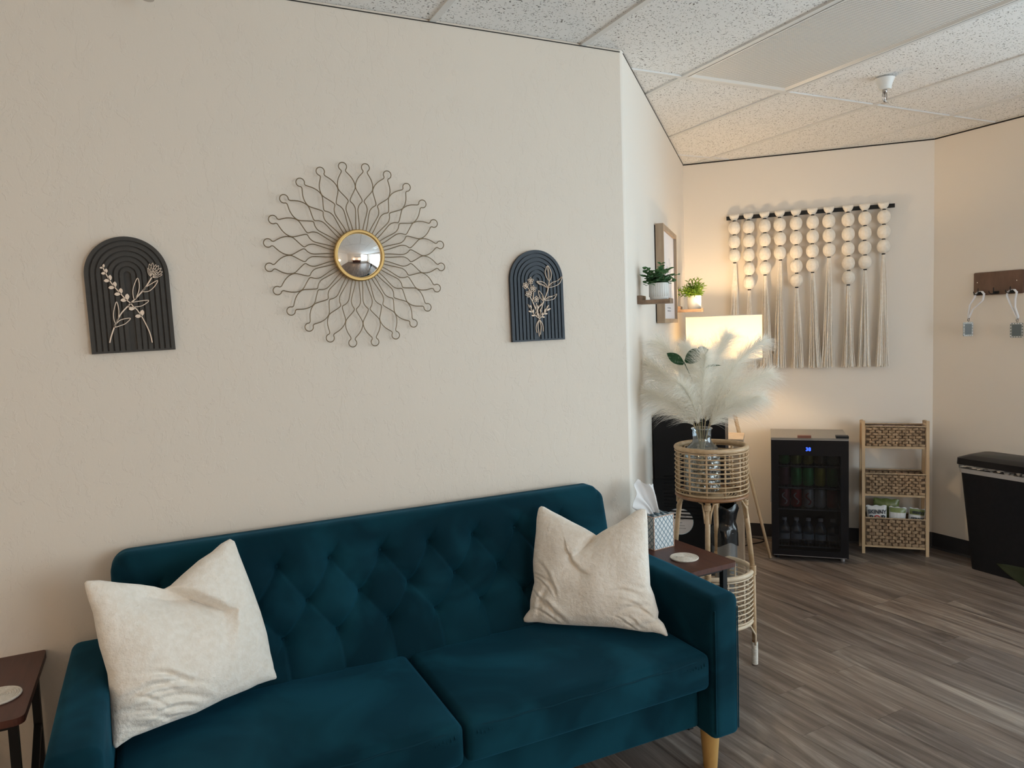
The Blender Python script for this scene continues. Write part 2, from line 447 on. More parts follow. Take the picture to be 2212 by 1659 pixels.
def thin(name, col, trans, mixf, var=None, vs=20):
    m = bpy.data.materials.new(name); m.use_nodes = True; nt = m.node_tree; nt.nodes.clear()
    out = nt.nodes.new('ShaderNodeOutputMaterial'); mix = nt.nodes.new('ShaderNodeMixShader'); mix.inputs[0].default_value = mixf
    d = nt.nodes.new('ShaderNodeBsdfDiffuse'); t = nt.nodes.new('ShaderNodeBsdfTranslucent')
    d.inputs[0].default_value = (*col, 1); t.inputs[0].default_value = (*trans, 1)
    if var:
        tc = nt.nodes.new('ShaderNodeTexCoord'); n = nt.nodes.new('ShaderNodeTexNoise'); n.inputs['Scale'].default_value = vs
        r = nt.nodes.new('ShaderNodeValToRGB'); r.color_ramp.elements[0].color = (*col, 1); r.color_ramp.elements[1].color = (*var, 1)
        r.color_ramp.elements[0].position = .4; r.color_ramp.elements[1].position = .6
        nt.links.new(tc.outputs['Object'], n.inputs['Vector']); nt.links.new(n.outputs['Fac'], r.inputs[0]); nt.links.new(r.outputs[0], d.inputs[0])
    nt.links.new(d.outputs[0], mix.inputs[1]); nt.links.new(t.outputs[0], mix.inputs[2]); nt.links.new(mix.outputs[0], out.inputs[0])
    return m
M_shade = thin('linen_lampshade', (0.80, 0.77, 0.70), (0.50, 0.46, 0.37), 0.42)
M_plume = thin('ivory_plume', (0.99, 0.975, 0.93), (0.99, 0.975, 0.92), 0.5)
M_leaf = thin('eucalyptus_leaf', (0.06, 0.15, 0.07), (0.10, 0.24, 0.05), 0.25, (0.17, 0.29, 0.17), 60)
M_leaf2 = thin('bright_leaf', (0.10, 0.20, 0.030), (0.28, 0.42, 0.05), 0.35, (0.20, 0.32, 0.06), 50)
M_leaf3 = thin('dark_green_leaf', (0.035, 0.085, 0.045), (0.03, 0.08, 0.02), 0.15, (0.05, 0.11, 0.06), 30)
M_leaf4 = thin('olive_leaf', (0.022, 0.025, 0.013), (0.02, 0.028, 0.01), 0.10, (0.030, 0.033, 0.018), 14)
M_stem = mat('dry_stem', (0.42, 0.34, 0.20), 0.7)

# ------------------------------------------------------------------ room shell
H = 2.557; YS = 2.4916
C1 = (1.7424, 2.4916); C2 = (3.3265, 4.0755); C3 = (4.3964, 3.0054)
XL, YR, XR = -2.2, -3.1, 4.3964
T_ = 0.1; TOP = 2.60
def clip(poly, a, b, c):        # keep a*x+b*y <= c
    out = []
    for i in range(len(poly)):
        p, q = poly[i], poly[(i + 1) % len(poly)]
        dp, dq = a * p[0] + b * p[1] - c, a * q[0] + b * q[1] - c
        if dp <= 0: out.append(p)
        if dp * dq < 0:
            t = dp / (dp - dq); out.append((p[0] + t * (q[0] - p[0]), p[1] + t * (q[1] - p[1])))
    return out
def inroom(poly, e=0.0):        # the room is not convex: treat it left and right of the outer wall corner
    xs_ = [p[0] for p in poly]; out = []
    for side in ((1, 0, C1[0]), (-1, 0, -C1[0])):
        q = poly
        if min(xs_) < C1[0] < max(xs_): q = clip(q, *side)
        elif (max(xs_) <= C1[0]) != (side[0] == 1): continue
        if len(q) < 3: continue
        q = clip(q, 0, 1, YS - e) if side[0] == 1 else clip(q, -S2, S2, 0.53 - e)
        for a, b, c in ((S2, S2, 5.234 - e), (1, 0, XR - e), (-1, 0, -XL - e), (0, -1, -YR - e)):
            if len(q) > 2: q = clip(q, a, b, c)
        if len(q) > 2: out.append(q)
    return out
def poly_part(ps, name, m, parent, z0, z1, z):
    if not ps: return 0
    ar = sum(abs(sum(q[k][0] * q[(k + 1) % len(q)][1] - q[(k + 1) % len(q)][0] * q[k][1] for k in range(len(q)))) / 2 for q in ps)
    if ar < .0006: return 0
    al = [p for q in ps for p in q]; cx = sum(p[0] for p in al) / len(al); cy = sum(p[1] for p in al) / len(al)
    b = MB()
    for q in ps: b.slab([(p[0] - cx, p[1] - cy) for p in q], z0, z1)
    me = b.mesh(name); me.materials.append(m); inst(me, name, parent, (cx, cy, z)); return 1

fl = MB().slab([(XL, YR), (XR, YR), C3, C2, C1, (XL, YS)], -0.12, -0.007)
floor = struct(fl.build('floor', M_sub, origin=(0, 0, 0)))
# planks: 158 mm wide boards running towards the sofa wall, turned a little
ang = math.radians(2.4); ca, sa = math.cos(ang), math.sin(ang)
PW, PL = 0.1585, 1.22
piv = (2.763, 2.59)
cnt = 0
for i in range(-34, 16):
    off = random.uniform(0, PL) if i not in (0, 2, -1, -4) else {0: 0.0, 2: .52, -1: .32, -4: .46}[i]
    for j in range(-7, 4):
        x0, x1 = i * PW + .0005, (i + 1) * PW - .0005
        y0, y1 = j * PL - off + .0005, (j + 1) * PL - off - .0005
        q = [(piv[0] + x * ca + y * -sa * 1.0, piv[1] + x * sa + y * ca) for x, y in ((x0, y0), (x1, y0), (x1, y1), (x0, y1))]
        cnt += poly_part(inroom(q, .002), 'plank', M_plank, floor, -.006, 0.0, 0)

# ceiling: 2 x 4 ft tiles on a white grid
cel = MB().slab([(XL, YR), (XR, YR), C3, C2, C1, (XL, YS)], 2.58, 2.66)
ceiling = struct(cel.build('ceiling', M_white, origin=(0, 0, H)))
GX, GY, G = 0.9513, 2.6536, 0.61
FIX = (2, -1)                    # grid cell of the light fixture
for i in range(-6, 7):
    for j in range(-5, 2):
        if (i, j) == FIX: continue
        x0, x1 = GX + i * G + .011, GX + (i + 1) * G - .011
        y0, y1 = GY + j * 2 * G + .011, GY + (j + 1) * 2 * G - .011
        poly_part(inroom([(x0, y0), (x1, y0), (x1, y1), (x0, y1)], .002), 'ceiling_tile', M_tile, ceiling, 0, .014, H + .0065)
def bar_poly(poly, name): poly_part(inroom(poly, .001), name, M_bar, ceiling, 0, .0065, H)
for i in range(-5, 7):
    x = GX + i * G; yt = 4.2
    bar_poly([(x - .012, YR), (x + .012, YR), (x + .012, yt), (x - .012, yt)], 'grid_bar')
for j in range(-4, 2):
    y = GY + j * 2 * G
    for i in range(-6, 7):
        x0, x1 = GX + i * G + .0125, GX + (i + 1) * G - .0125
        bar_poly([(x0, y - .0115), (x1, y - .0115), (x1, y + .0115), (x0, y + .0115)], 'cross_bar')

tl = 0.0124
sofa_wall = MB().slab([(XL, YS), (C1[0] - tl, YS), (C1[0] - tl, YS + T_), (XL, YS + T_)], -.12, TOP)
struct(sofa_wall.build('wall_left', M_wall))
arc = [(C1[0] - tl + .03 * math.cos(math.radians(a)), YS + .03 + .03 * math.sin(math.radians(a))) for a in range(-90, -44, 5)]
ang_wall = MB().slab(arc + [C2, (C2[0] - S2 * T_, C2[1] + S2 * T_), (C1[0] - tl, YS + T_)], -.12, TOP)
struct(ang_wall.build('wall_angled', M_wall_b, auto=30))
struct(MB().slab([C2, C3, (C3[0] + T_, C3[1] + .05), (C2[0], C2[1] + T_ * 1.414)], -.12, TOP).build('wall_back', M_wall_b))
wr = MB()
WY0, WY1, WZ0, WZ1 = -1.85, 1.75, .22, 2.42
wr.b2(XR, XR + T_, WY1, C3[1], -.12, TOP); wr.b2(XR, XR + T_, YR, WY0, -.12, TOP)
wr.b2(XR, XR + T_, WY0, WY1, -.12, WZ0); wr.b2(XR, XR + T_, WY0, WY1, WZ1, TOP)
struct(wr.build('wall_right', M_wall_b))
RX0, RX1, RZ0, RZ1 = 1.9, 4.2, .5, 2.4
rr = MB()
rr.b2(XL - T_, RX0, YR - T_, YR, -.12, TOP); rr.b2(RX1, XR + T_, YR - T_, YR, -.12, TOP)
rr.b2(RX0, RX1, YR - T_, YR, -.12, RZ0); rr.b2(RX0, RX1, YR - T_, YR, RZ1, TOP)
struct(rr.build('wall_rear', M_wall_b))
struct(MB().b2(XL - T_, XL, YR, YS + T_, -.12, TOP).build('wall_far_left', M_wall_b))
# windows (outside the frame)
w1 = MB()
for y in (WY0 + .025, -.05, WY1 - .025): w1.b2(XR + .02, XR + .08, y - .025, y + .025, WZ0, WZ1)
for z in (WZ0 + .025, WZ1 - .025): w1.b2(XR + .021, XR + .079, WY0 + .05, WY1 - .05, z - .025, z + .025)
w1o = struct(w1.build('window_1', M_white))
MB().b2(XR + .045, XR + .051, WY0 + .05, WY1 - .05, WZ0 + .05, WZ1 - .05).build('pane', M_glass, w1o)
w2 = MB()
for x in (RX0 + .025, (RX0 + RX1) / 2, RX1 - .025): w2.b2(x - .025, x + .025, YR - .08, YR - .02, RZ0, RZ1)
for z in (RZ0 + .025, RZ1 - .025): w2.b2(RX0 + .05, RX1 - .05, YR - .079, YR - .021, z - .025, z + .025)
w2o = struct(w2.build('window_2', M_white))
MB().b2(RX0 + .05, RX1 - .05, YR - .051, YR - .045, RZ0 + .05, RZ1 - .05).build('pane', M_glass, w2o)
# vinyl cove base
T3 = frame((5.234 * S2, 5.234 * S2), (S2, -S2))          # wall_back frame: x along wall, y into wall, z up
T2 = frame(C1, (S2, S2))                                 # wall_angled frame
def cove(T, x0, x1):
    return MB(T).prism([(x0, 0), (x1, 0), (x1, .1), (x0, .1)], -.004, 0).add([(x0, -.004, .012), (x1, -.004, .012), (x1, -.014, 0), (x0, -.014, 0)], [(0, 1, 2, 3)])
struct(cove(frame((XL, YS), (1, 0)), 0, C1[0] - XL - .012).build('baseboard_left', M_base))
struct(cove(T2, .014, 2.225).build('baseboard_angled', M_base))
struct(cove(T3, -.53, .983).build('baseboard_back', M_base))
struct(cove(frame(C3, (0, -1)), .004, 6.1).build('baseboard_right', M_base))
# dark strips painting the shade of the gap between wall tops and ceiling
def gap(T, x0, x1, h): return MB(T).b2(x0, x1, -.0025, 0, H - h, H - .0003)
struct(gap(frame((XL, YS), (1, 0)), 0, C1[0] - XL - .012, .0032).build('gap_shade_1', M_gap))
struct(gap(T2, .014, 2.237, .003).build('gap_shade_2', M_gap))
struct(gap(T3, -.53, .983, .008).build('gap_shade_3', M_gap))
struct(gap(frame(C3, (0, -1)), .002, 6.1, .008).build('gap_shade_4', M_gap))

# ------------------------------------------------------------------ ceiling light fixture
fx0, fx1 = GX + 2 * G + .0125, GX + 3 * G - .0125
fy0, fy1 = GY - 2 * G + .0125, GY - .0125
fixt = thing('ceiling_light', 'long ceiling troffer with ribbed prismatic acrylic lens, switched off', 'ceiling light', ((fx0 + fx1) / 2, (fy0 + fy1) / 2, H))
fb = MB(); w = .028
def fr(zb, zt, a, b):     # ring of four bevelled strips
    x0, x1, y0, y1 = fx0 + a, fx1 - a, fy0 + a, fy1 - a
    X0, X1, Y0, Y1 = fx0 + b, fx1 - b, fy0 + b, fy1 - b
    o = [(x0, y0), (x1, y0), (x1, y1), (x0, y1)]; i = [(X0, Y0), (X1, Y0), (X1, Y1), (X0, Y1)]
    return [(p[0], p[1], zb) for p in o] + [(p[0], p[1], zt) for p in i]
fb.add(fr(H - .001, H - .001, 0, .012), [(k, k + 4, (k + 1) % 4 + 4, (k + 1) % 4) for k in range(4)])
fb.add(fr(H - .001, H + .008, .012, .030), [(k, k + 4, (k + 1) % 4 + 4, (k + 1) % 4) for k in range(4)])
fb.add(fr(H - .001, H + .018, 0, 0), [(k, (k + 1) % 4, (k + 1) % 4 + 4, k + 4) for k in range(4)])
fb.build('fixture_frame', M_white, fixt)
MB().b2(fx0 + .028, fx1 - .028, fy0 + .028, fy1 - .028, H + .006, H + .010).build('ribbed_lens', M_lens, fixt)
fh = MB()
for a in ((fx0 + .0005, fy0 + .01, fx0 + .003, fy1 - .01), (fx1 - .003, fy0 + .01, fx1 - .0005, fy1 - .01)):
    fh.b2(a[0], a[2], a[1], a[3], H - .0012, H - .0008)
fh.build('edge_gap', M_gap, fixt)

# ------------------------------------------------------------------ sprinklers
def sprinkler(x, y, label):
    t = thing('fire_sprinkler', label, 'sprinkler', (x, y, H), 'ceiling fire sprinklers')
    MB().lathe([(.043, 0), (.041, -.004), (.031, -.028), (.029, -.034), (.029, -.044), (.026, -.049), (.0, -.049)], 28, (x, y, H)).build('escutcheon', M_white, t, auto=35)
    b = MB().lathe([(.010, -.049), (.012, -.058), (.009, -.06), (.006, -.066), (.0, -.066)], 12, (x, y, H))
    for s in (-1, 1):
        b.tube([(x + s * .009, y, H - .056), (x + s * .014, y, H - .075), (x + s * .012, y, H - .092), (x, y, H - .104)], .0028, 6)
    b.lathe([(.0035, -.066), (.0045, -.08), (.003, -.1)], 8, (x, y, H))
    b.build('sprinkler_head', M_chrome, t, smooth=True)
    d = MB().lathe([(.015, -.108), (.016, -.1065), (.004, -.105), (.0, -.105)], 16, (x, y, H)); d.build('deflector', M_chrome, t)
sprinkler(3.069, 2.339, 'white domed sprinkler with chrome head hanging beside the ceiling light')
sprinkler(0.056, 2.385, 'sprinkler just peeking in at the top edge above the sofa wall')

# ------------------------------------------------------------------ sofa
sofa = thing('sofa', 'teal velvet futon sofa with button-tufted back and honey wood legs', 'sofa', (.6875, 2.1, 0))
AX0, AX1, AX2, AX3 = -.262, -.150, 1.530, 1.642
FY, BY = 1.768, 2.455
b = MB(); b.rbox(((AX1 + AX2) / 2, (1.838 + 2.40) / 2, .25), (AX2 - AX1 - .002, 2.40 - 1.838, .165), .014, 4)
b.build('base', M_velvet, sofa, smooth=True, weld=1e-5)
for x0, x1 in ((AX0, AX1), (AX2, AX3)):
    def pf(w): # the arm tapers slightly to the front bottom and dips forward
        return (w.x, w.y, w.z - max(0, -w.y) * .03)
    a = MB(); a.rbox(((x0 + x1) / 2, (FY + BY - .01) / 2, .392), (x1 - x0, BY - FY - .01, .47), .026, 6, pf=pf)
    arm = a.build('arm', M_velvet, sofa, smooth=True, weld=1e-5)
    pp = MB()
    xo = x1 - .012 if x0 > 0 else x0 + .012
    for xx in (x0 + .010, x1 - .010):
        pp.tube([(xx, FY + .0015, .172), (xx, FY + .0005, .4), (xx, FY + .0015, .575)], .0022, 6)
    pp.build('piping', M_velvet, arm, smooth=True)
# backrest with diamond tufting
def tuft():
    bx = .725; sp = .1665
    rows = [(.767, .5), (.652, 0.0), (.552, .5)]
    btn = []
    for z, o in rows:
        for k in range(-5, 6):
            x = bx + (k + (o if o else 0) - (0 if o else 0)) * sp
            if -.05 < x < 1.44: btn.append((x, z))
    segs = []
    r0 = [q for q in btn if q[1] == .767]; r1 = [q for q in btn if q[1] == .652]; r2 = [q for q in btn if q[1] == .552]
    for A, Bq in ((r0, r1), (r1, r2)):
        for p in A:
            for q in Bq:
                if abs(p[0] - q[0]) < sp * .6: segs.append((p, q, 1.0, 0))
    for p in r2: segs.append((p, (p[0] + .012, .43), .85, 0))
    for p in r0:
        segs.append((p, (p[0] + .036, .83), .8, 1)); segs.append((p, (p[0] - .03, .812), .55, 1)); segs.append((p, (p[0] + .003, .81), .3, 1))
    return btn, segs
BTN, SEGS = tuft()
nx, nz = 400, 132
xs = np.linspace(-.146, 1.524, nx); zs = np.linspace(.30, .874, nz)
X, Z = np.meshgrid(xs, zs, indexing='ij')
D = np.zeros_like(X)
for px_, pz_ in BTN:
    r = np.hypot(X - px_, Z - pz_); D += .020 * np.exp(-(r / .016)) + .010 * np.exp(-(r / .045) ** 2)
G_ = np.zeros_like(X)
for (p, q, s, fade) in SEGS:
    dx, dz = q[0] - p[0], q[1] - p[1]; L2 = dx * dx + dz * dz
    t = np.clip(((X - p[0]) * dx + (Z - p[1]) * dz) / L2, 0, 1)
    d = np.hypot(X - p[0] - t * dx, Z - p[1] - t * dz)
    side = np.sign((X - p[0]) * dz - (Z - p[1]) * dx)
    amp = .0145 * s * ((1 - t) if fade else (1 - .45 * np.sin(t * PI)))
    G_ = np.maximum(G_, amp * np.where(side > 0, np.exp(-d / .0045), np.exp(-d / .022)))
D += G_
D += .002 * np.sin(X * 9.0) * np.sin(Z * 14)
# front surface: leans back going up, crown in the middle, rounded rim
yb = 2.262 + (Z - .44) * .262
ex = np.minimum(X - xs[0], xs[-1] - X); ez = zs[-1] - Z
R_ = .045
rim = np.where(ez < R_, R_ - np.sqrt(np.maximum(0, R_ ** 2 - (R_ - np.maximum(ez, 0)) ** 2)), 0) * .75
rim2 = np.where(ex < .03, .03 - np.sqrt(np.maximum(0, .03 ** 2 - (.03 - np.maximum(ex, 0)) ** 2)), 0)
Yf = yb + D + rim + rim2 - .006
# rounded upper corners : pull x/z inwards
Rc = .05
cxm = np.where(X < .7, xs[0] + Rc, xs[-1] - Rc)
inc = ((X < xs[0] + Rc) | (X > xs[-1] - Rc)) & (Z > zs[-1] - Rc)
ax_, az_ = np.abs(X - cxm) / Rc, (Z - (zs[-1] - Rc)) / Rc
m_ = np.maximum(ax_, az_) / np.maximum(np.hypot(ax_, az_), 1e-6)
X2 = np.where(inc, cxm + (X - cxm) * m_, X); Z2 = np.where(inc, zs[-1] - Rc + (Z - zs[-1] + Rc) * m_, Z)
mb = MB()
vs = np.stack([X2, Yf, Z2], -1).reshape(-1, 3)
yback = 2.300 + (Z2 - .30) * .262
vb = np.stack([X2, np.maximum(np.minimum(yback, 2.47), Yf + .012), Z2], -1).reshape(-1, 3)
I = np.arange(nx * nz).reshape(nx, nz)
q = np.stack([I[:-1, :-1], I[1:, :-1], I[1:, 1:], I[:-1, 1:]], -1).reshape(-1, 4)
per = list(I[:, 0]) + list(I[-1, 1:]) + list(I[::-1, -1][1:]) + list(I[0, ::-1][1:-1])
N0 = nx * nz
faces = [tuple(map(int, r)) for r in q] + [tuple(map(int, (r[0] + N0, r[3] + N0, r[2] + N0, r[1] + N0))) for r in q]
for k in range(len(per)):
    a_, b_ = int(per[k]), int(per[(k + 1) % len(per)])
    faces.append((b_, a_, a_ + N0, b_ + N0))
mb.add(np.vstack([vs, vb]), faces)
bk = mb.build('backrest', M_velvet, sofa, smooth=True)
for px_, pz_ in BTN:
    yy = 2.262 + (pz_ - .44) * .262 + .0285
    me = MB().rbox((0, 0, 0), (.009, .004, .009), .0019, 2).mesh('button', smooth=True); me.materials.append(M_velvet)
    if True:
        inst(me, 'button', bk, (px_, yy, pz_))
# seat cushions
def cushion(x0, x1):
    def pf(w):
        u = max(0, 1 - (w.x / ((x1 - x0) / 2)) ** 2); vv = max(0, 1 - (w.y / .26) ** 2)
        z = w.z + (.016 * u ** .6 * vv ** .6 + .0035 * math.sin(w.x * 17 + w.y * 9) * u * vv if w.z > 0 else 0)
        y = w.y - (.007 * u ** .5 * max(0, 1 - (w.z / .06) ** 2) if w.y < -.2 else 0)
        return (w.x, y, z)
    c = MB(); c.rbox(((x0 + x1) / 2, (1.776 + 2.29) / 2, .378), (x1 - x0, 2.29 - 1.776, .118), .022, 16, pf=pf)
    o = c.build('seat_cushion', M_velvet, sofa, smooth=True, weld=1e-5)
    s = MB(); n = 40
    s.tube([(x0 + .016 + (x1 - x0 - .032) * i / n, 1.7725 + .007 - .007 * math.sqrt(max(0, 1 - (2 * i / n - 1) ** 2)) + .003 * (abs(2 * i / n - 1) ** 8), .4225 + .0015 * math.sin(i * .9)) for i in range(n + 1)], .0026, 6)
    s.build('piping', M_pipe, o, smooth=True)
    # gathered puckers at the corner seams
    g = MB()
    for k in range(9):
        for xx, sgn in ((x0 + .03, 1), (x1 - .03, -1)):
            xq = xx + sgn * k * .011
            g.tube([(xq, 1.7765, .420), (xq + .001, 1.7735, .408 - .004 * (k % 3)), (xq, 1.7765, .398 - .006 * (k % 2))], [.0008, .0024, .0006], 5)
    stuff(g.build('gathers', M_velvet, o, smooth=True))
cushion(AX1 + .002, .686); cushion(.692, AX2 - .002)
for x, y in ((1.592, 1.862), (-.212, 1.862), (1.592, 2.36), (-.212, 2.36)):
    MB().lathe([(.0215, 0), (.023, .004), (.034, .160), (.034, .163)], 20, (x, y, 0)).build('leg', M_legwood, sofa, auto=40)

# ------------------------------------------------------------------ throw pillows
BK = {"AL_stems":[[[-0.1081,1.485],[-0.1037,1.5013],[-0.0941,1.5276],[-0.0822,1.554],[-0.0696,1.574],[-0.0476,1.5977],[-0.0255,1.6204],[-0.0056,1.6432],[0.0072,1.6624],[0.015,1.6752]],[[-0.1111,1.7066],[-0.1085,1.6966],[-0.1028,1.6829],[-0.0941,1.6628],[-0.0809,1.6426],[-0.0684,1.626],[-0.0581,1.6119],[-0.0463,1.6003],[-0.0379,1.5886],[-0.0304,1.5808],[-0.0201,1.5626],[-0.01,1.5392],[-0.0002,1.5105],[0.0045,1.4813]]],"AL_leaves":[[[-0.0363,1.6129],[-0.0377,1.6346],[-0.0324,1.6549],[-0.0225,1.674],[-0.0191,1.6548],[-0.0223,1.6344],[-0.0304,1.6166]],[[-0.0031,1.6458],[0.0115,1.656],[0.0309,1.6669],[0.0216,1.6495],[0.0055,1.6354],[-0.0108,1.6343]],[[-0.0463,1.6003],[-0.0265,1.6051],[0.0032,1.6077],[-0.0134,1.5933],[-0.0322,1.589],[-0.0527,1.5894]],[[-0.0897,1.5427],[-0.0932,1.5644],[-0.089,1.5871],[-0.0822,1.6047],[-0.0781,1.5818],[-0.0808,1.559]],[[-0.0901,1.5364],[-0.0756,1.5512],[-0.0492,1.5557],[-0.0627,1.5407],[-0.0767,1.5347],[-0.0928,1.5301]]],"AL_hearts":[[-0.1111,1.7066],[-0.1056,1.6904],[-0.097,1.6691],[-0.086,1.6489],[-0.0716,1.6298],[-0.0558,1.6119],[-0.0369,1.5861],[-0.0204,1.5639]],"AL_flower":[[0.0152,1.6773],[0.0119,1.7162],[0.0207,1.7193],[0.0292,1.7138],[0.036,1.7112],[0.0426,1.7035],[0.0455,1.6932],[0.0064,1.7034],[0.0442,1.6842]],"AR_stems":[[[1.327,1.5227],[1.3356,1.554],[1.3472,1.5854],[1.3602,1.6115],[1.3686,1.6351],[1.3735,1.6613]],[[1.327,1.5227],[1.3131,1.5519],[1.2995,1.5835],[1.2883,1.6019],[1.2828,1.6123]],[[1.2995,1.5835],[1.3026,1.6043],[1.3052,1.6199]],[[1.2943,1.6044],[1.2906,1.6226],[1.2752,1.6435]],[[1.2961,1.6122],[1.2953,1.6304],[1.294,1.659]],[[1.3156,1.578],[1.3131,1.5519],[1.324,1.5228]],[[1.3268,1.5187],[1.3036,1.5364],[1.2925,1.5549],[1.2785,1.5747]],[[1.3268,1.5187],[1.3454,1.5354],[1.358,1.5509],[1.3678,1.5692]],[[1.3263,1.5201],[1.322,1.5491],[1.3286,1.5673],[1.338,1.5776]],[[1.3262,1.5174],[1.3142,1.4994],[1.3106,1.4837],[1.3136,1.4665]],[[1.3262,1.5174],[1.3193,1.494],[1.3235,1.4522]],[[1.3262,1.5174],[1.3318,1.491],[1.3282,1.4589]],[[1.3262,1.5174],[1.3395,1.496],[1.341,1.4709]]],"AR_leaves":[[[1.3735,1.6613],[1.3597,1.6797],[1.3579,1.698],[1.3686,1.7185],[1.3814,1.6981],[1.3832,1.6797]],[[1.3702,1.6364],[1.3829,1.6534],[1.4106,1.6625],[1.4301,1.677],[1.4194,1.6532],[1.3976,1.6415]],[[1.3655,1.6338],[1.3494,1.6457],[1.3316,1.6484],[1.3201,1.6594],[1.3438,1.6575],[1.3585,1.6483]],[[1.3518,1.5874],[1.3689,1.6008],[1.3903,1.6045],[1.4042,1.6115],[1.3929,1.5939],[1.3745,1.5889]],[[1.3457,1.5854],[1.3298,1.6013],[1.3262,1.6249],[1.3421,1.609],[1.3475,1.5932]]],"AR_flowers":[[1.2941,1.6616],[1.2723,1.6441],[1.3042,1.6316],[1.2828,1.6123],[1.3161,1.5924]],"AR_sprigs":[[[1.2925,1.5562],[1.2785,1.5747]],[[1.2925,1.5549],[1.2902,1.5719]],[[1.2965,1.5444],[1.2799,1.5494]],[[1.3002,1.5391],[1.3014,1.556]],[[1.3094,1.531],[1.2916,1.5319]],[[1.3152,1.5282],[1.3128,1.5427]],[[1.3532,1.5418],[1.3663,1.5706]],[[1.3564,1.5483],[1.3764,1.5572]],[[1.3486,1.5393],[1.3529,1.5576]],[[1.347,1.5367],[1.3621,1.5377]],[[1.3376,1.5277],[1.3427,1.5434]],[[1.3361,1.5264],[1.3495,1.5242]],[[1.3225,1.5477],[1.3204,1.5714]],[[1.3285,1.5647],[1.3404,1.5789]],[[1.3231,1.5385],[1.3178,1.557]],[[1.3293,1.5463],[1.3367,1.5593]],[[1.3153,1.5308],[1.3113,1.544]],[[1.3288,1.5305],[1.3337,1.5422]]],"PL":{"BL":[-0.137,2.025,0.45],"e1":[0.9115,0.4112,0.0],"e2":[-0.1333,0.2954,0.946],"sides":[[[0.004,0.4457],[0.0102,0.4511],[0.04,0.444],[0.082,0.4255],[0.1348,0.4052],[0.1706,0.3887],[0.1928,0.375],[0.2142,0.3795],[0.2557,0.4016],[0.3044,0.4255],[0.3466,0.4389],[0.3792,0.4554],[0.4104,0.4633]],[[0.4104,0.4633],[0.421,0.4534],[0.4225,0.4164],[0.4274,0.3646],[0.4339,0.2959],[0.4402,0.2384],[0.4439,0.1711],[0.4418,0.1171],[0.4439,0.0837],[0.4438,0.0674],[0.4511,0.0375]],[[0.4511,0.0375],[0.4509,0.03],[0.4257,0.0338],[0.3906,0.0367],[0.3552,0.0349],[0.2776,0.0375],[0.1975,0.0331],[0.1239,0.0375],[0.0769,0.039],[0.0406,0.0409],[0.0127,0.0351],[-0.0013,0.0309]],[[-0.0013,0.0309],[-0.0062,0.039],[-0.0016,0.0776],[0.0055,0.12],[0.0118,0.1634],[0.0162,0.208],[0.0139,0.2414],[0.0105,0.2801],[0.0107,0.3271],[0.0114,0.3647],[0.0058,0.4045],[0.0039,0.429],[0.004,0.4457]]],"crease":[[[0.1757,0.3892],[0.1928,0.375],[0.2282,0.3495],[0.2771,0.3085],[0.323,0.2703],[0.3515,0.2601]]]},"PR":{"BL":[1.122,2.245,0.45],"e1":[0.6882,-0.7255,0.0],"e2":[0.2351,0.223,0.946],"sides":[[[0.0052,0.4067],[0.0129,0.4149],[0.0256,0.4135],[0.0553,0.3992],[0.0918,0.3843],[0.1315,0.3666],[0.1811,0.3464],[0.2163,0.329],[0.2217,0.3228],[0.2428,0.3388],[0.2656,0.3532],[0.3014,0.3732],[0.3303,0.3959],[0.3558,0.4152],[0.3752,0.4243],[0.3915,0.4235]],[[0.3915,0.4235],[0.3957,0.4173],[0.3993,0.3902],[0.4027,0.3424],[0.4067,0.2795],[0.4118,0.2268],[0.4143,0.2022],[0.4171,0.1716],[0.4308,0.1421],[0.4379,0.1185],[0.4476,0.0892],[0.4458,0.0709],[0.4649,0.0549],[0.4748,0.0351],[0.4799,0.0193]],[[0.4799,0.0193],[0.4754,0.0153],[0.4567,0.0213],[0.4318,0.024],[0.4038,0.0216],[0.3627,0.0233],[0.2985,0.0256],[0.2334,0.0219],[0.1336,0.0162],[0.0654,0.0139],[0.0306,0.0151],[-0.0039,0.01],[-0.018,0.0101]],[[-0.018,0.0101],[-0.0224,0.0208],[-0.0132,0.0377],[0.0013,0.0551],[0.0005,0.0871],[0.0053,0.1166],[0.0118,0.1463],[0.0053,0.1849],[0.0017,0.2174],[0.0025,0.267],[0.0041,0.3172],[0.002,0.3675],[0.0036,0.3947],[0.0052,0.4067]]],"crease":[[[0.2217,0.3228],[0.1979,0.2936],[0.179,0.2664],[0.1567,0.2405]],[[0.1494,0.248],[0.1574,0.2292],[0.1898,0.1996],[0.2344,0.1842]]]}}
def resample(pts, n):
    p = np.array(pts, float); d = np.r_[0, np.cumsum(np.hypot(*np.diff(p, axis=0).T))]
    t = np.linspace(0, d[-1], n); o = np.stack([np.interp(t, d, p[:, 0]), np.interp(t, d, p[:, 1])], 1)
    for _ in range(1): o[1:-1] = .25 * o[:-2] + .5 * o[1:-1] + .25 * o[2:]
    return o
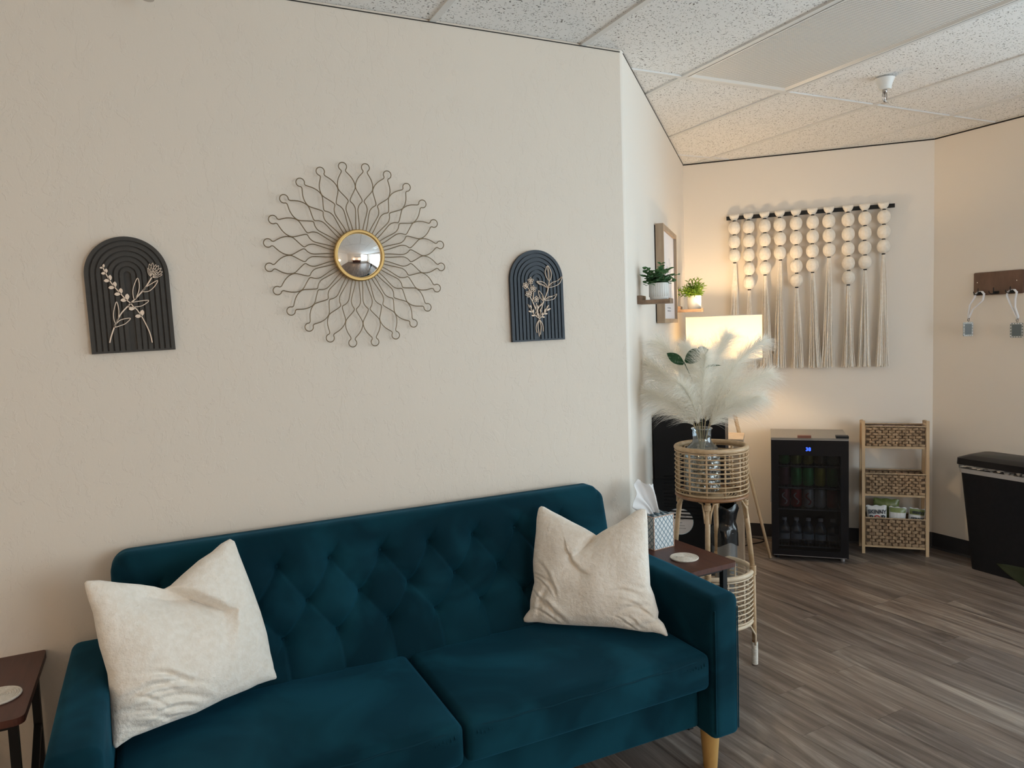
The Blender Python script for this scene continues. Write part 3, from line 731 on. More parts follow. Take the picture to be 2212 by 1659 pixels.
def pillow(d, label, T, creases, wr, seedv, sag=0.0):
    n = 150
    S = [resample(s, n) for s in d['sides']]      # top L>R, right T>B, bottom R>L, left B>T
    top, right, bot, left = S[0], S[1], S[2][::-1], S[3][::-1]
    u = np.linspace(0, 1, n)[:, None, None]; v = np.linspace(0, 1, n)[None, :, None]
    P = (1 - v) * top[:, None] + v * bot[:, None] + (1 - u) * left[None] + u * right[None] \
        - ((1 - u) * (1 - v) * top[0] + u * (1 - v) * top[-1] + (1 - u) * v * bot[0] + u * v * bot[-1])
    U, Vv = u[..., 0] + 0 * v[..., 0], v[..., 0] + 0 * u[..., 0]
    a = (np.clip(4 * U * (1 - U), 0, 1) ** .42) * (np.clip(4 * Vv * (1 - Vv), 0, 1) ** .42)
    tf = T * a; tb = T * .75 * a
    A, Bc = P[..., 0], P[..., 1]
    dis = np.zeros_like(A)
    for (pl, amp, wl, wr_, asym) in creases:
        best = np.full_like(A, 9.); sd = np.zeros_like(A); tt = np.zeros_like(A); m = len(pl) - 1
        for i in range(m):
            p, q = np.array(pl[i]), np.array(pl[i + 1]); dd = q - p; L2 = dd @ dd
            t = np.clip(((A - p[0]) * dd[0] + (Bc - p[1]) * dd[1]) / L2, 0, 1)
            r = np.hypot(A - p[0] - t * dd[0], Bc - p[1] - t * dd[1])
            s_ = np.sign((A - p[0]) * dd[1] - (Bc - p[1]) * dd[0])
            k = r < best; best = np.where(k, r, best); sd = np.where(k, s_, sd); tt = np.where(k, (i + t) / m, tt)
        fade = np.clip(1 - tt ** 2.4, 0, 1)
        dis -= amp * fade * np.where(sd > 0, np.exp(-best / wl), np.exp(-best / wr_))
    rg = np.random.default_rng(seedv)
    for k in range(26):                            # soft lumps of the filling
        fx, fy = rg.uniform(8, 48, 2); ph = rg.uniform(0, 6.28, 2); th = rg.uniform(0, 3.14)
        aa = A * math.cos(th) + Bc * math.sin(th); bb = -A * math.sin(th) + Bc * math.cos(th)
        dis += .010 / max(fx, fy) ** .5 * .5 * np.sin(aa * fx + ph[0]) * np.sin(bb * fy + ph[1]) * a
    for k in range(16):                            # small creases gathered at the lower corners
        cxr = rg.uniform(.03, .20) if seedv == 3 else (rg.uniform(.03, .12) if k % 2 else rg.uniform(.34, .44))
        wr = wr + [(cxr, rg.uniform(.03, .17), rg.uniform(.025, .06), rg.uniform(-.75, .1) if (seedv == 3 or k % 2 == 0) else rg.uniform(-1.2, -.3), rg.uniform(.003, .008), rg.uniform(.003, .007))]
    for (cx, cy, ln, th, amp, w) in wr:            # drawn wrinkles
        aa = (A - cx) * math.cos(th) + (Bc - cy) * math.sin(th); bb = -(A - cx) * math.sin(th) + (Bc - cy) * math.cos(th) + .15 * aa ** 2 / max(ln, .01)
        dis -= amp * np.exp(-(aa / ln) ** 2) * (np.exp(-(bb / w) ** 2) - .55 * np.exp(-((bb - 1.9 * w) / (1.3 * w)) ** 2))
    tf = np.maximum(tf + dis * np.clip(a * 1.6, 0, 1), .002 * (a > 0))
    BL, e1, e2 = (np.array(d[k]) for k in ('BL', 'e1', 'e2'))
    e1 = e1 / np.linalg.norm(e1); e2 = e2 / np.linalg.norm(e2); nn = np.cross(e1, e2)
    base = BL + A[..., None] * e1 + Bc[..., None] * e2
    F = base + nn * tf[..., None]; K = base - nn * tb[..., None]
    vs = np.vstack([F.reshape(-1, 3), K.reshape(-1, 3)])
    I = np.arange(n * n).reshape(n, n); q = np.stack([I[:-1, :-1], I[:-1, 1:], I[1:, 1:], I[1:, :-1]], -1).reshape(-1, 4)
    fs = [tuple(map(int, r)) for r in q] + [tuple(int(w) + n * n for w in reversed(r)) for r in q]
    c = tuple(float(x) for x in F.reshape(-1, 3).mean(0))
    t = thing('throw_pillow', label, 'pillow', (c[0], c[1], .45), 'cream throw pillows on the sofa')
    MB().add(vs, fs).build('cover', M_fur, t, smooth=True, weld=2e-5)
    return t, (BL, e1, e2, nn)
L_, R_p = BK['PL'], BK['PR']
pl_, bl_ = pillow(L_, 'cream faux-fur pillow at the left arm, deep chop folding one corner back', .088,
    [(L_['crease'][0], .095, .055, .004, 0)],
    [(.10, .145, .08, -.10, .009, .008), (.15, .10, .07, -.30, .010, .009), (.07, .05, .05, -.55, .012, .009)], 3)
pr_, br_ = pillow(R_p, 'cream pillow at the right arm, symmetric V chop and long dog-eared corner', .080,
    [(R_p['crease'][0], .060, .007, .030, 0), (R_p['crease'][1], .026, .022, .006, 0)],
    [(.05, .09, .05, 1.2, .010, .009), (.10, .06, .07, -.6, .008, .009), (.42, .05, .05, .5, .010, .009), (.37, .10, .05, .3, .008, .008)], 5)
def on(bl, a, b_, h): BL, e1, e2, nn = bl; return tuple(BL + a * e1 + b_ * e2 + h * nn)
lb = MB(); q0 = [on(bl_, .375, .052, .012), on(bl_, .415, .085, .006), on(bl_, .418, .083, .002), on(bl_, .378, .048, .006)]
lb.add(q0 + [tuple(np.array(p) + .0006) for p in q0], [(0, 1, 2, 3), (7, 6, 5, 4), (0, 4, 5, 1), (1, 5, 6, 2), (2, 6, 7, 3), (3, 7, 4, 0)])
lb.build('care_label', M_paper, pl_)

# ------------------------------------------------------------------ side tables
def side_table(cx, cy, label, rz=0.0):
    R = Matrix.Translation((cx, cy, 0)) @ Matrix.Rotation(rz, 4, 'Z')
    t = thing('side_table', label, 'side table', (cx, cy, 0), 'slim side tables at the sofa arms')
    w, d = .236, .44
    poly = []; r = .022
    for sx, sy, a0 in ((1, -1, -90), (1, 1, 0), (-1, 1, 90), (-1, -1, 180)):
        for k in range(5):
            a = math.radians(a0 + k * 22.5)
            poly.append((sx * (w / 2 - r) + r * math.cos(a), sy * (d / 2 - r) + r * math.sin(a)))
    m = MB(R); m.slab(poly, .582, .600); m.build('tabletop', M_walnut, t)
    for sx in (-1, 1):
        for sy in (-1, 1):
            MB(R).b2(sx * (w / 2 - .030) - .010, sx * (w / 2 - .030) + .010, sy * (d / 2 - .045) - .010, sy * (d / 2 - .045) + .010, 0, .5815).build('leg', M_blackmetal, t)
        x = sx * (w / 2 - .030)
        MB(R).bar((x, d / 2 - .0551, .40), (x, -d / 2 + .0551, .14), .018, .016).build('side_brace', M_blackmetal, t)
    for sy in (-1, 1):
        MB(R).b2(-(w / 2 - .0401), w / 2 - .0401, sy * (d / 2 - .045) - .007, sy * (d / 2 - .045) + .007, .560, .5815).build('crossbar', M_blackmetal, t)
    return t
side_table(1.768, 2.262, 'slim mahogany-top side table with black metal legs, right of the sofa', math.radians(2))
side_table(-.448, 2.278, 'slim mahogany-top side table cut by the left edge, left of the sofa')
def coaster(x, y, label):
    m = MB()
    m.lathe([(0.0, 0), (.050, 0), (.050, .003), (0.0, .003)], 32, (x, y, .6005), cap=False)
    for k in range(9):
        m.ring((x, y, .6005 + .0042), .0045 + k * .0057, .0032, 36, 8)
    tag(m.build('coaster', M_rope, smooth=True), label, 'coaster', 'round rope coasters')
coaster(1.752, 2.178, 'round coiled cotton rope coaster beside the tissue box')
coaster(-.405, 2.205, 'round coiled cotton rope coaster at the left edge, on the left table')

# tissue box
tb = thing('tissue_box', 'cube tissue box with blue-grey lattice print and copper edges', 'tissue box', (1.776, 2.362, .6005))
TB = frame((1.716, 2.3135), (.995, .10), .6005)
bw, bh = .104, .131
M_tb = mat('box_white', (0.70, 0.72, 0.72), .5)
M_lat = mat('lattice_print', (0.20, 0.29, 0.35), .6)
m = MB(TB)
m.b2(0, bw, 0, .003, 0, bh); m.b2(0, bw, bw - .003, bw, 0, bh); m.b2(0, .003, .003, bw - .003, 0, bh); m.b2(bw - .003, bw, .003, bw - .003, 0, bh)
m.b2(.003, bw - .003, .003, bw - .003, 0, .003)
for a in ((.003, bw - .003, .003, .034), (.003, bw - .003, bw - .034, bw - .003), (.003, .03, .034, bw - .034), (bw - .03, bw - .003, .034, bw - .034)):
    m.b2(a[0], a[1], a[2], a[3], bh - .003, bh - .0002)
m.build('carton', M_tb, tb)
m = MB(TB)
def lattice(m, faceT, w, h, nx_, nz_):
    cw, ch = w / nx_, h / nz_
    for i in range(nx_):
        for j in range(nz_):
            x0, z0 = i * cw, j * ch
            for (p, q) in (((x0 + .02 * cw, z0), (x0 + .98 * cw, z0 + ch)), ((x0 + .02 * cw, z0 + ch), (x0 + .98 * cw, z0))):
                dx, dz = q[0] - p[0], q[1] - p[1]; L = math.hypot(dx, dz); nx2, nz2 = -dz / L * .0034, dx / L * .0034
                pts = [(p[0] + nx2 * .5, p[1] + nz2 * .5), (q[0] + nx2 * .5, q[1] + nz2 * .5), (q[0] - nx2 * .5, q[1] - nz2 * .5), (p[0] - nx2 * .5, p[1] - nz2 * .5)]
                m.add([faceT(a, b_, 0) for a, b_ in pts] + [faceT(a, b_, 1) for a, b_ in pts], [(0, 1, 2, 3), (7, 6, 5, 4), (0, 4, 5, 1), (1, 5, 6, 2), (2, 6, 7, 3), (3, 7, 4, 0)])
lattice(m, lambda a, b_, s: (a, -.0003 - .0001 * (1 - s), b_), bw, bh, 5, 5)
lattice(m, lambda a, b_, s: (-.0003 - .0001 * (1 - s), a, b_), bw, bh, 4, 5)
lattice(m, lambda a, b_, s: (a, b_ if b_ < .03 else b_ + .048, bh + .0002 - .0001 * s), bw, .06, 4, 2)
m.build('lattice_print', M_lat, tb)
m = MB(TB)
M_cop = mat('copper_edge', (0.62, 0.36, 0.24), .4, .3)
e = .0012
for a, b_ in (((0, 0, 0), (0, 0, bh)), ((bw, 0, 0), (bw, 0, bh)), ((0, bw, 0), (0, bw, bh)), ((0, 0, e), (bw, 0, e)), ((0, 0, bh), (bw, 0, bh)), ((0, 0, bh), (0, bw, bh)), ((0, 0, e), (0, bw, e))):
    m.bar(a, b_, .0022)
m.build('copper_edging', M_cop, tb)
# tissue sheet: crumpled paper rising from the slot
n_ = 34; vs = []; fs = []
def tl_(t):                                 # free edge of the sheet: left corner, top corner, right corner
    L_c, T_c, R_c = (-.082, .048), (-.026, .146), (.058, .112)
    if t < 0: q = t + 1; return (L_c[0] + (T_c[0] - L_c[0]) * q, L_c[1] + (T_c[1] - L_c[1]) * q + .010 * math.sin(PI * q))
    q = t; return (T_c[0] + (R_c[0] - T_c[0]) * q, T_c[1] + (R_c[1] - T_c[1]) * q - .006 * math.sin(PI * q) + .004 * math.sin(q * 14))
for i in range(n_ + 1):
    s = i / n_
    for j in range(n_ + 1):
        t = j / n_ * 2 - 1
        bx0, bz0 = .054 + t * .020, -.012; ex0, ez0 = tl_(t); k_ = s ** .85
        x = bx0 + (ex0 - bx0) * k_ + .006 * math.sin(s * 8 + t * 3) * s * (1 - s) * 2
        z = bz0 + (ez0 - bz0) * s + .010 * math.sin(PI * s) * (t > .2)
        y = .056 + .016 * math.sin(t * 5.2 + s * 2.2) * (.5 + s) * (1.15 - .6 * s) + .005 * math.sin(t * 12 + s * 5) + .02 * s * t * (t < 0)
        vs.append((x, y, bh + z))
for i in range(n_):
    for j in range(n_):
        a = i * (n_ + 1) + j; fs.append((a, a + 1, a + n_ + 2, a + n_ + 1))
M_tis = thin('tissue_sheet', (0.86, 0.85, 0.85), (0.8, 0.8, 0.8), .25)
ts_ = MB(TB).add(vs, fs).build('tissue', M_tis, tb, smooth=True)
md = ts_.modifiers.new('thick', 'SOLIDIFY'); md.thickness = .0008

# ------------------------------------------------------------------ wall art
def arch_board(cx, z0, w, h, M, label, rot):
    t = thing('arch_plaque', label, 'wall plaque', (cx, YS, z0), 'carved arch plaques on the sofa wall')
    R = Matrix.Translation((cx, YS, z0)) @ Matrix.Rotation(rot, 4, 'Y')
    def outline(hw, zb, top):
        zc = top - hw
        return [(-hw, zb)] + [(-hw * math.cos(math.radians(a)), zc + hw * math.sin(math.radians(a))) for a in range(0, 181, 6)] + [(hw, zb)]
    MB(R).prism(outline(w / 2, 0, h), -.009, -.0005).build('backing_board', M, t)
    n = 7; step = (w / 2) / (n + .35)
    for k in range(n):
        a = w / 2 - k * step - (0 if k == 0 else .0); b_ = a - step + .0042
        if b_ < .002: b_ = .002
        zt = h - k * step * 1.0
        o = outline(a, .0 if k == 0 else .006, zt); i_ = outline(b_, .0 if k == 0 else .006, zt - (a - b_))
        m = MB(R); nn = len(o)
        vs = [(x, -.009, z) for x, z in o] + [(x, -.009, z) for x, z in i_] + [(x * .992 if k else x, -.0145, z) for x, z in o] + [(x * 1.0, -.0145, z) for x, z in i_]
        fs = []
        for q in range(nn - 1):
            fs += [(2 * nn + q, 3 * nn + q, 3 * nn + q + 1, 2 * nn + q + 1), (q, 2 * nn + q, 2 * nn + q + 1, q + 1), (nn + q, nn + q + 1, 3 * nn + q + 1, 3 * nn + q)]
        for q in (0, nn - 1): fs.append((q, nn + q, 3 * nn + q, 2 * nn + q))
        m.add(vs, fs); m.build('arch_ridge', M, t)
    MB(R).b2(-w / 2, w / 2, -.0142, -.009, 0, .006).build('bottom_rail', M, t)
    return t
aL = arch_board(-.0445, 1.4555, .2235, .3405, M_char, 'charcoal ridged arch plaque with crossed birch stems, left of the sunburst mirror', math.radians(-1.2))
aR = arch_board(1.3245, 1.436, .2245, .341, M_navy, 'navy ridged arch plaque with pale flower bouquet, right of the sunburst mirror', math.radians(-.6))
def ribbon(m, pts, w, closed=False, y0=-.0178, y1=-.0148, w2=None):
    p = [Vector((a, b_)) for a, b_ in pts]
    # smooth by Catmull-Rom
    out = []; n = len(p); rng = range(n if closed else n - 1)
    for i in rng:
        if closed: a, b_, c, d = p[i - 1], p[i], p[(i + 1) % n], p[(i + 2) % n]
        else: a, b_, c, d = p[max(i - 1, 0)], p[i], p[i + 1], p[min(i + 2, n - 1)]
        for s in range(4):
            t = s / 4; out.append(.5 * ((2 * b_) + (-a + c) * t + (2 * a - 5 * b_ + 4 * c - d) * t * t + (-a + 3 * b_ - 3 * c + d) * t ** 3))
    if not closed: out.append(p[-1])
    k = len(out); L = []; Rr = []
    for i in range(k):
        q0 = out[i - 1] if (closed or i > 0) else out[0]; q1 = out[(i + 1) % k] if (closed or i < k - 1) else out[-1]
        d = (q1 - q0); d = d.normalized() if d.length > 1e-9 else Vector((1, 0)); nrm = Vector((-d.y, d.x)); ww = w / 2
        if w2 is not None: ww = (w + (w2 - w) * i / (k - 1)) / 2
        L.append(out[i] + nrm * ww); Rr.append(out[i] - nrm * ww)
    vs = []
    for y in (YS + y0, YS + y1):
        vs += [(q.x, y, q.y) for q in L] + [(q.x, y, q.y) for q in Rr]
    fs = []
    for i in range(k if closed else k - 1):
        j = (i + 1) % k
        fs += [(i, k + i, k + j, j), (2 * k + i, 2 * k + j, 3 * k + j, 3 * k + i), (i, j, 2 * k + j, 2 * k + i), (k + i, 3 * k + i, 3 * k + j, k + j)]
    m.add(vs, fs)
def blob(m, base, tip, wd):
    b0, t0 = Vector(base), Vector(tip); d = t0 - b0; nr = Vector((-d.y, d.x)).normalized() * wd
    pts = [b0 + d * s + nr * q for s, q in ((0, 0), (.2, .62), (.5, 1), (.78, .78), (1, 0), (.78, -.78), (.5, -1), (.2, -.62))]
    m.prism([(q.x, q.y) for q in pts], YS - .0178, YS - .0148)
o = BK
m = MB()
ribbon(m, o['AL_stems'][0], .0034); ribbon(m, o['AL_stems'][1], .0028)
m.build('stem', M_ply, aL)
for lf in o['AL_leaves']:
    m = MB(); ribbon(m, lf, .0020, True); m.build('leaf', M_ply, aL)
st = o['AL_stems'][1]
for i, (x, z) in enumerate(o['AL_hearts']):
    s = 1.28 * (.0070, .0095, .0120, .0125, .0125, .0135, .0125, .0135)[i]
    m = MB()
    if i != 6: blob(m, (x + .0012, z - .003), (x + .0030 if i < 6 else x + .005, z + s * .95), s * .34)
    blob(m, (x + .0015, z - .002), (x - s * .95, z - .003), s * .32)
    m.build('petal', M_ply, aL)
m = MB(); fl_ = o['AL_flower']; bx_, bz_ = fl_[0]
for k, (tx, tz) in enumerate(fl_[1:]):
    dx, dz = tx - bx_, tz - bz_; L = math.hypot(dx, dz); px2, pz2 = -dz / L, dx / L; wv_ = .0046
    ribbon(m, [(bx_, bz_), (bx_ + dx * .35 + px2 * wv_, bz_ + dz * .35 + pz2 * wv_), (bx_ + dx * .75 + px2 * wv_ * .7, bz_ + dz * .75 + pz2 * wv_ * .7), (tx, tz),
                (bx_ + dx * .75 - px2 * wv_ * .7, bz_ + dz * .75 - pz2 * wv_ * .7), (bx_ + dx * .35 - px2 * wv_, bz_ + dz * .35 - pz2 * wv_)], .0012, True)
m.build('flower_head', M_ply, aL)
m = MB()
for k, s in enumerate(o['AR_stems']): ribbon(m, s, .0030 if k < 2 else .0021)
m.build('stem', M_ply, aR)
for lf in o['AR_leaves']:
    m = MB(); ribbon(m, lf, .0019, True)
    a, b_ = Vector(lf[0]), Vector(lf[3])
    for s in (-.0017, .0017):
        ribbon(m, [tuple(a), tuple((a + b_) / 2 + Vector((s, s * .6))), tuple(b_)], .0009)
    m.build('leaf', M_ply, aR)
for i, (x, z) in enumerate(o['AR_flowers']):
    m = MB(); R0 = .0078
    for k in range(6 if i % 2 else 5):
        a = 2 * PI * k / (6 if i % 2 else 5) + .3
        c, s = math.cos(a), math.sin(a)
        ribbon(m, [(x + c * .003, z + s * .003), (x + c * R0 - s * .0034, z + s * R0 + c * .0034), (x + c * .0125, z + s * .0125), (x + c * R0 + s * .0034, z + s * R0 - c * .0034)], .0014, True)
    m.prism([(x + .0018 * math.cos(a), z + .0018 * math.sin(a)) for a in [k * PI / 4 for k in range(8)]], YS - .0178, YS - .0148)
    m.build('flower_head', M_ply, aR)
m = MB()
for a, b_ in o['AR_sprigs']: blob(m, a, b_, .0029)
m.build('sprig_leaves', M_ply, aR)

# ------------------------------------------------------------------ sunburst mirror
MC = (.6475, YS, 1.748); U_ = .000419
sm_ = thing('sunburst_mirror', 'round convex mirror in a gold rim with looping wire sunburst', 'mirror', (MC[0], YS, MC[2]))
prof = [(150, 9), (203, 14), (250, 19), (300, 28), (345, 36), (375, 37), (405, 26), (425, 10), (434, 8), (446, 12), (475, 32), (510, 58), (530, 68), (552, 70), (580, 66), (615, 51), (645, 30), (660, 19), (670, 17.5)]
half = [(r, w) for r, w in prof]
for a in range(-56, 57, 8):
    pass
circ = [(702 - 32 * math.cos(math.radians(a)), 32 * math.sin(math.radians(a))) for a in range(38, 180, 12)]
side = half + circ
full = [(r, w) for r, w in side] + [(734, 0)] + [(r, -w) for r, w in reversed(side)]
def crs(pts, k=3):
    out = []; n = len(pts); p = [Vector(q) for q in pts]
    for i in range(n - 1):
        a, b_, c, d = p[max(i - 1, 0)], p[i], p[i + 1], p[min(i + 2, n - 1)]
        for s in range(k):
            t = s / k; out.append(.5 * ((2 * b_) + (-a + c) * t + (2 * a - 5 * b_ + 4 * c - d) * t * t + (-a + 3 * b_ - 3 * c + d) * t ** 3))
    out.append(p[-1]); return out
path = crs(full, 2)
pm = MB().tube([(q.y * U_, -.016 - .004 * math.sin(min(1, q.x / 700) * 3), q.x * U_) for q in path], .0016, 6).mesh('wire_petal', smooth=True)
pm.materials.append(M_wire)
for k in range(24):
    o_ = bpy.data.objects.new('wire_petal', pm); COL.objects.link(o_); o_.parent = sm_
    o_.location = (0, 0, 0); o_.rotation_euler = (0, math.radians(-7.9 + 15 * k), 0); ORG[o_.name] = ORG[sm_.name]
TM = Matrix.Translation(MC) @ Matrix.Rotation(math.radians(90), 4, 'X')
MB(TM).lathe([(.0745, .020), (.0745, .0265), (.0765, .0285), (.083, .0285), (.0857, .026), (.0857, .010), (.083, .006), (.06, .006), (.0, .006)], 72).build('gold_rim', M_gold, sm_, auto=35)
cap = []; Rm = .0752; hgt = .024; Rs = (Rm * Rm + hgt * hgt) / (2 * hgt)
for k in range(15):
    r = Rm * (1 - k / 14); cap.append((r, .0245 + math.sqrt(Rs * Rs - r * r) - (Rs - hgt)))
MB(TM).lathe(cap, 72, cap=False).build('convex_glass', M_mirror, sm_, smooth=True, weld=1e-6)
m = MB()
for k in range(24):
    a = math.radians(-7.9 + 15 * k + 7.5); m.rbox((MC[0] + math.sin(a) * 530 * U_, YS - .017, MC[2] + math.cos(a) * 530 * U_), (.004, .004, .004), .0015, 1)
m.build('solder_joints', M_gold, sm_, smooth=True)

# ------------------------------------------------------------------ beaded wall hanging
hang = thing('wall_hanging', 'wall hanging of cream yarn balls and tassels on a black batten', 'wall hanging', tuple(T3 @ Vector((.25, 0, 2.17))))
MB(T3).b2(-.248, .761, -.033, -.019, 2.156, 2.180).build('batten', M_tie, hang)
for xx in (-.12, .64): MB(T3).b2(xx - .006, xx + .006, -.0188, -.0004, 2.16, 2.176).build('wall_bracket', M_tie, hang)
COLS = [(-.198, 3), (-.108, 5), (-.007, 4), (.087, 3), (.186, 5), (.284, 4), (.382, 3), (.494, 5), (.590, 4), (.697, 3)]
SPc = .0913; ZT = 2.145; OFFB = .044
def ball_mesh():
    m = MB(); n = 40; k = 15; vs = []; fs = []
    for i in range(k + 1):
        t = i / k; z = .0435 * math.cos(PI * t); r = .0375 * math.sin(PI * t) ** .85
        r = max(r, .006)
        for j in range(n):
            a = 2 * PI * j / n; rr = r * (1 + .030 * math.sin(13 * a + .6 * math.sin(z * 90)) + .015 * math.sin(29 * a))
            vs.append((rr * math.cos(a), rr * math.sin(a), z))
    for i in range(k):
        for j in range(n):
            fs.append((i * n + j, (i + 1) * n + j, (i + 1) * n + (j + 1) % n, i * n + (j + 1) % n))
    fs.append(tuple(range(n))); fs.append(tuple(reversed([k * n + j for j in range(n)])))
    me = m.add(vs, fs).mesh('yarn_ball', smooth=True); me.materials.append(M_yarn); return me
def tie_mesh():
    me = MB().lathe([(.009, -.0042), (.0105, -.003), (.0105, .003), (.009, .0042)], 16).mesh('black_tie', smooth=True)
    me.materials.append(M_tie); return me
BM, TMs = ball_mesh(), tie_mesh()
def yarn_loop():
    # yarn going over the batten: a tapered half bundle
    vs = []; fs = []; n = 14
    for i, (z, hw, dp) in enumerate(((0, .008, .007), (.008, .016, .012), (.020, .026, .016), (.034, .031, .017), (.043, .031, .012), (.047, .029, .002))):
        for j in range(n + 1):
            a = PI * j / n; vs.append((hw * math.cos(a) * (1 + .03 * math.sin(j * 2.3)), -dp * math.sin(a) * (1 + .05 * (j % 2)) , z))
    for i in range(5):
        for j in range(n): fs.append((i * (n + 1) + j, i * (n + 1) + j + 1, (i + 1) * (n + 1) + j + 1, (i + 1) * (n + 1) + j))
    b0 = len(vs)
    for i, (z, hw) in enumerate(((0, .008), (.008, .016), (.020, .026), (.034, .031), (.043, .031), (.047, .029))):
        vs += [(-hw, .0, z), (hw, .0, z)]
    for i in range(5): fs.append((b0 + 2 * i, b0 + 2 * i + 1, b0 + 2 * i + 3, b0 + 2 * i + 2))
    me = MB().add(vs, fs).mesh('yarn_loop', smooth=True); me.materials.append(M_yarn); return me
LM = yarn_loop()
for ci, (a, n) in enumerate(COLS):
    jx = 0.0
    for k in range(n + 1):
        jx = random.uniform(-.0022, .0022)
        p = T3 @ Vector((a + jx, -OFFB, ZT - k * SPc)); inst(TMs, 'black_tie', hang, p, random.uniform(-.3, .3))
        if k < n:
            p = T3 @ Vector((a + jx * .6, -OFFB, ZT - (k + .5) * SPc)); inst(BM, 'yarn_ball', hang, p, random.uniform(0, 6))
    inst(LM, 'yarn_loop', hang, T3 @ Vector((a, -.0335, ZT - .001)), math.radians(-45))
    # tassel : separate hanging cords
    z0 = ZT - n * SPc - .003; z1 = 1.166; m = MB(T3); rg = random.Random(ci * 9 + 1)
    lean = rg.uniform(-.012, .012)
    for c in range(60):
        th = rg.uniform(0, 2 * PI); rr = math.sqrt(rg.uniform(0, 1)); R0, R1 = .0095, .037
        zb = z1 + rg.uniform(-.006, .010); pts = []; w1_, w2_ = rg.uniform(-.004, .004), rg.uniform(0, 6)
        for i in range(7):
            t = i / 6; R_t = R0 + (R1 - R0) * (t ** .8) * (1 + .12 * (t > .97))
            x = a + lean * t + rr * R_t * math.cos(th) + w1_ * math.sin(t * 7 + w2_) * t
            y = -OFFB + rr * R_t * .62 * math.sin(th) + .004 * t
            pts.append((x, min(y, -.003), z0 + (zb - z0) * t))
        m.tube(pts, [.0021] * 6 + [.0028], 4, cap=False)
    stuff(m.build('tassel', M_yarn, hang, smooth=True))

# ------------------------------------------------------------------ framed print, shelves, plants on the angled wall
pf_ = thing('picture_frame', 'wooden framed line-drawing print behind the first small shelf', 'picture', tuple(T2 @ Vector((1.08, 0, 1.487))))
x0, x1, z0, z1 = .792, 1.372, 1.487, 1.985
fm = [((x0, z0), (x1, z0), (x1 - .022, z0 + .022), (x0 + .022, z0 + .022)), ((x1, z0), (x1, z1), (x1 - .022, z1 - .022), (x1 - .022, z0 + .022)),
      ((x1, z1), (x0, z1), (x0 + .022, z1 - .022), (x1 - .022, z1 - .022)), ((x0, z1), (x0, z0), (x0 + .022, z0 + .022), (x0 + .022, z1 - .022))]
for p in fm: MB(T2).prism(p, -.045, -.006).build('frame_rail', M_oak, pf_)
MB(T2).b2(x0 + .006, x1 - .006, -.0055, -.0008, z0 + .006, z1 - .006).build('backing', M_tie, pf_)
MB(T2).b2(x0 + .0225, x1 - .0225, -.030, -.026, z0 + .0225, z1 - .0225).build('print', M_paper, pf_)
m = MB(T2); rg = random.Random(4)
for k in range(7):                       # thin drawn grasses
    bx_ = 1.0 + k * .035 + rg.uniform(-.01, .01); hh = .14 + rg.uniform(0, .12)
    m.tube([(bx_, -.0302, 1.60), (bx_ + rg.uniform(-.01, .01), -.0302, 1.60 + hh * .6), (bx_ + rg.uniform(-.02, .02), -.0302, 1.60 + hh)], .0008, 4)
for k in range(2):
    cx = 1.03
    for q in range(9): m.b2(cx + q * .016, cx + q * .016 + rg.uniform(.006, .012), -.0305, -.0301, 1.565 - k * .016, 1.570 - k * .016)
stuff(m.build('line_drawing', M_ink, pf_))

def shelf(s, zt, L, w, label):
    t = thing('wall_shelf', label, 'shelf', tuple(T2 @ Vector((s, 0, zt - .018))), 'small wooden ledges on the angled wall')
    MB(T2).b2(s - w / 2, s + w / 2, -L, -.0003, zt - .017, zt).build('ledge_board', M_shelfwood, t)
    MB(T2).b2(s - w / 2, s + w / 2, -.020, -.0003, zt + .0003, zt + .020).build('back_rail', M_shelfwood, t)
    MB(T2).b2(s - w / 2, s + w / 2, -L, -L + .006, zt + .0003, zt + .004).build('front_lip', M_shelfwood, t)
shelf(.289, 1.589, .140, .12, 'short wooden wall ledge nearest the room corner, under the eucalyptus pot')
shelf(1.808, 1.568, .150, .12, 'short wooden wall ledge above the lampshade, under the bright spiky plant')

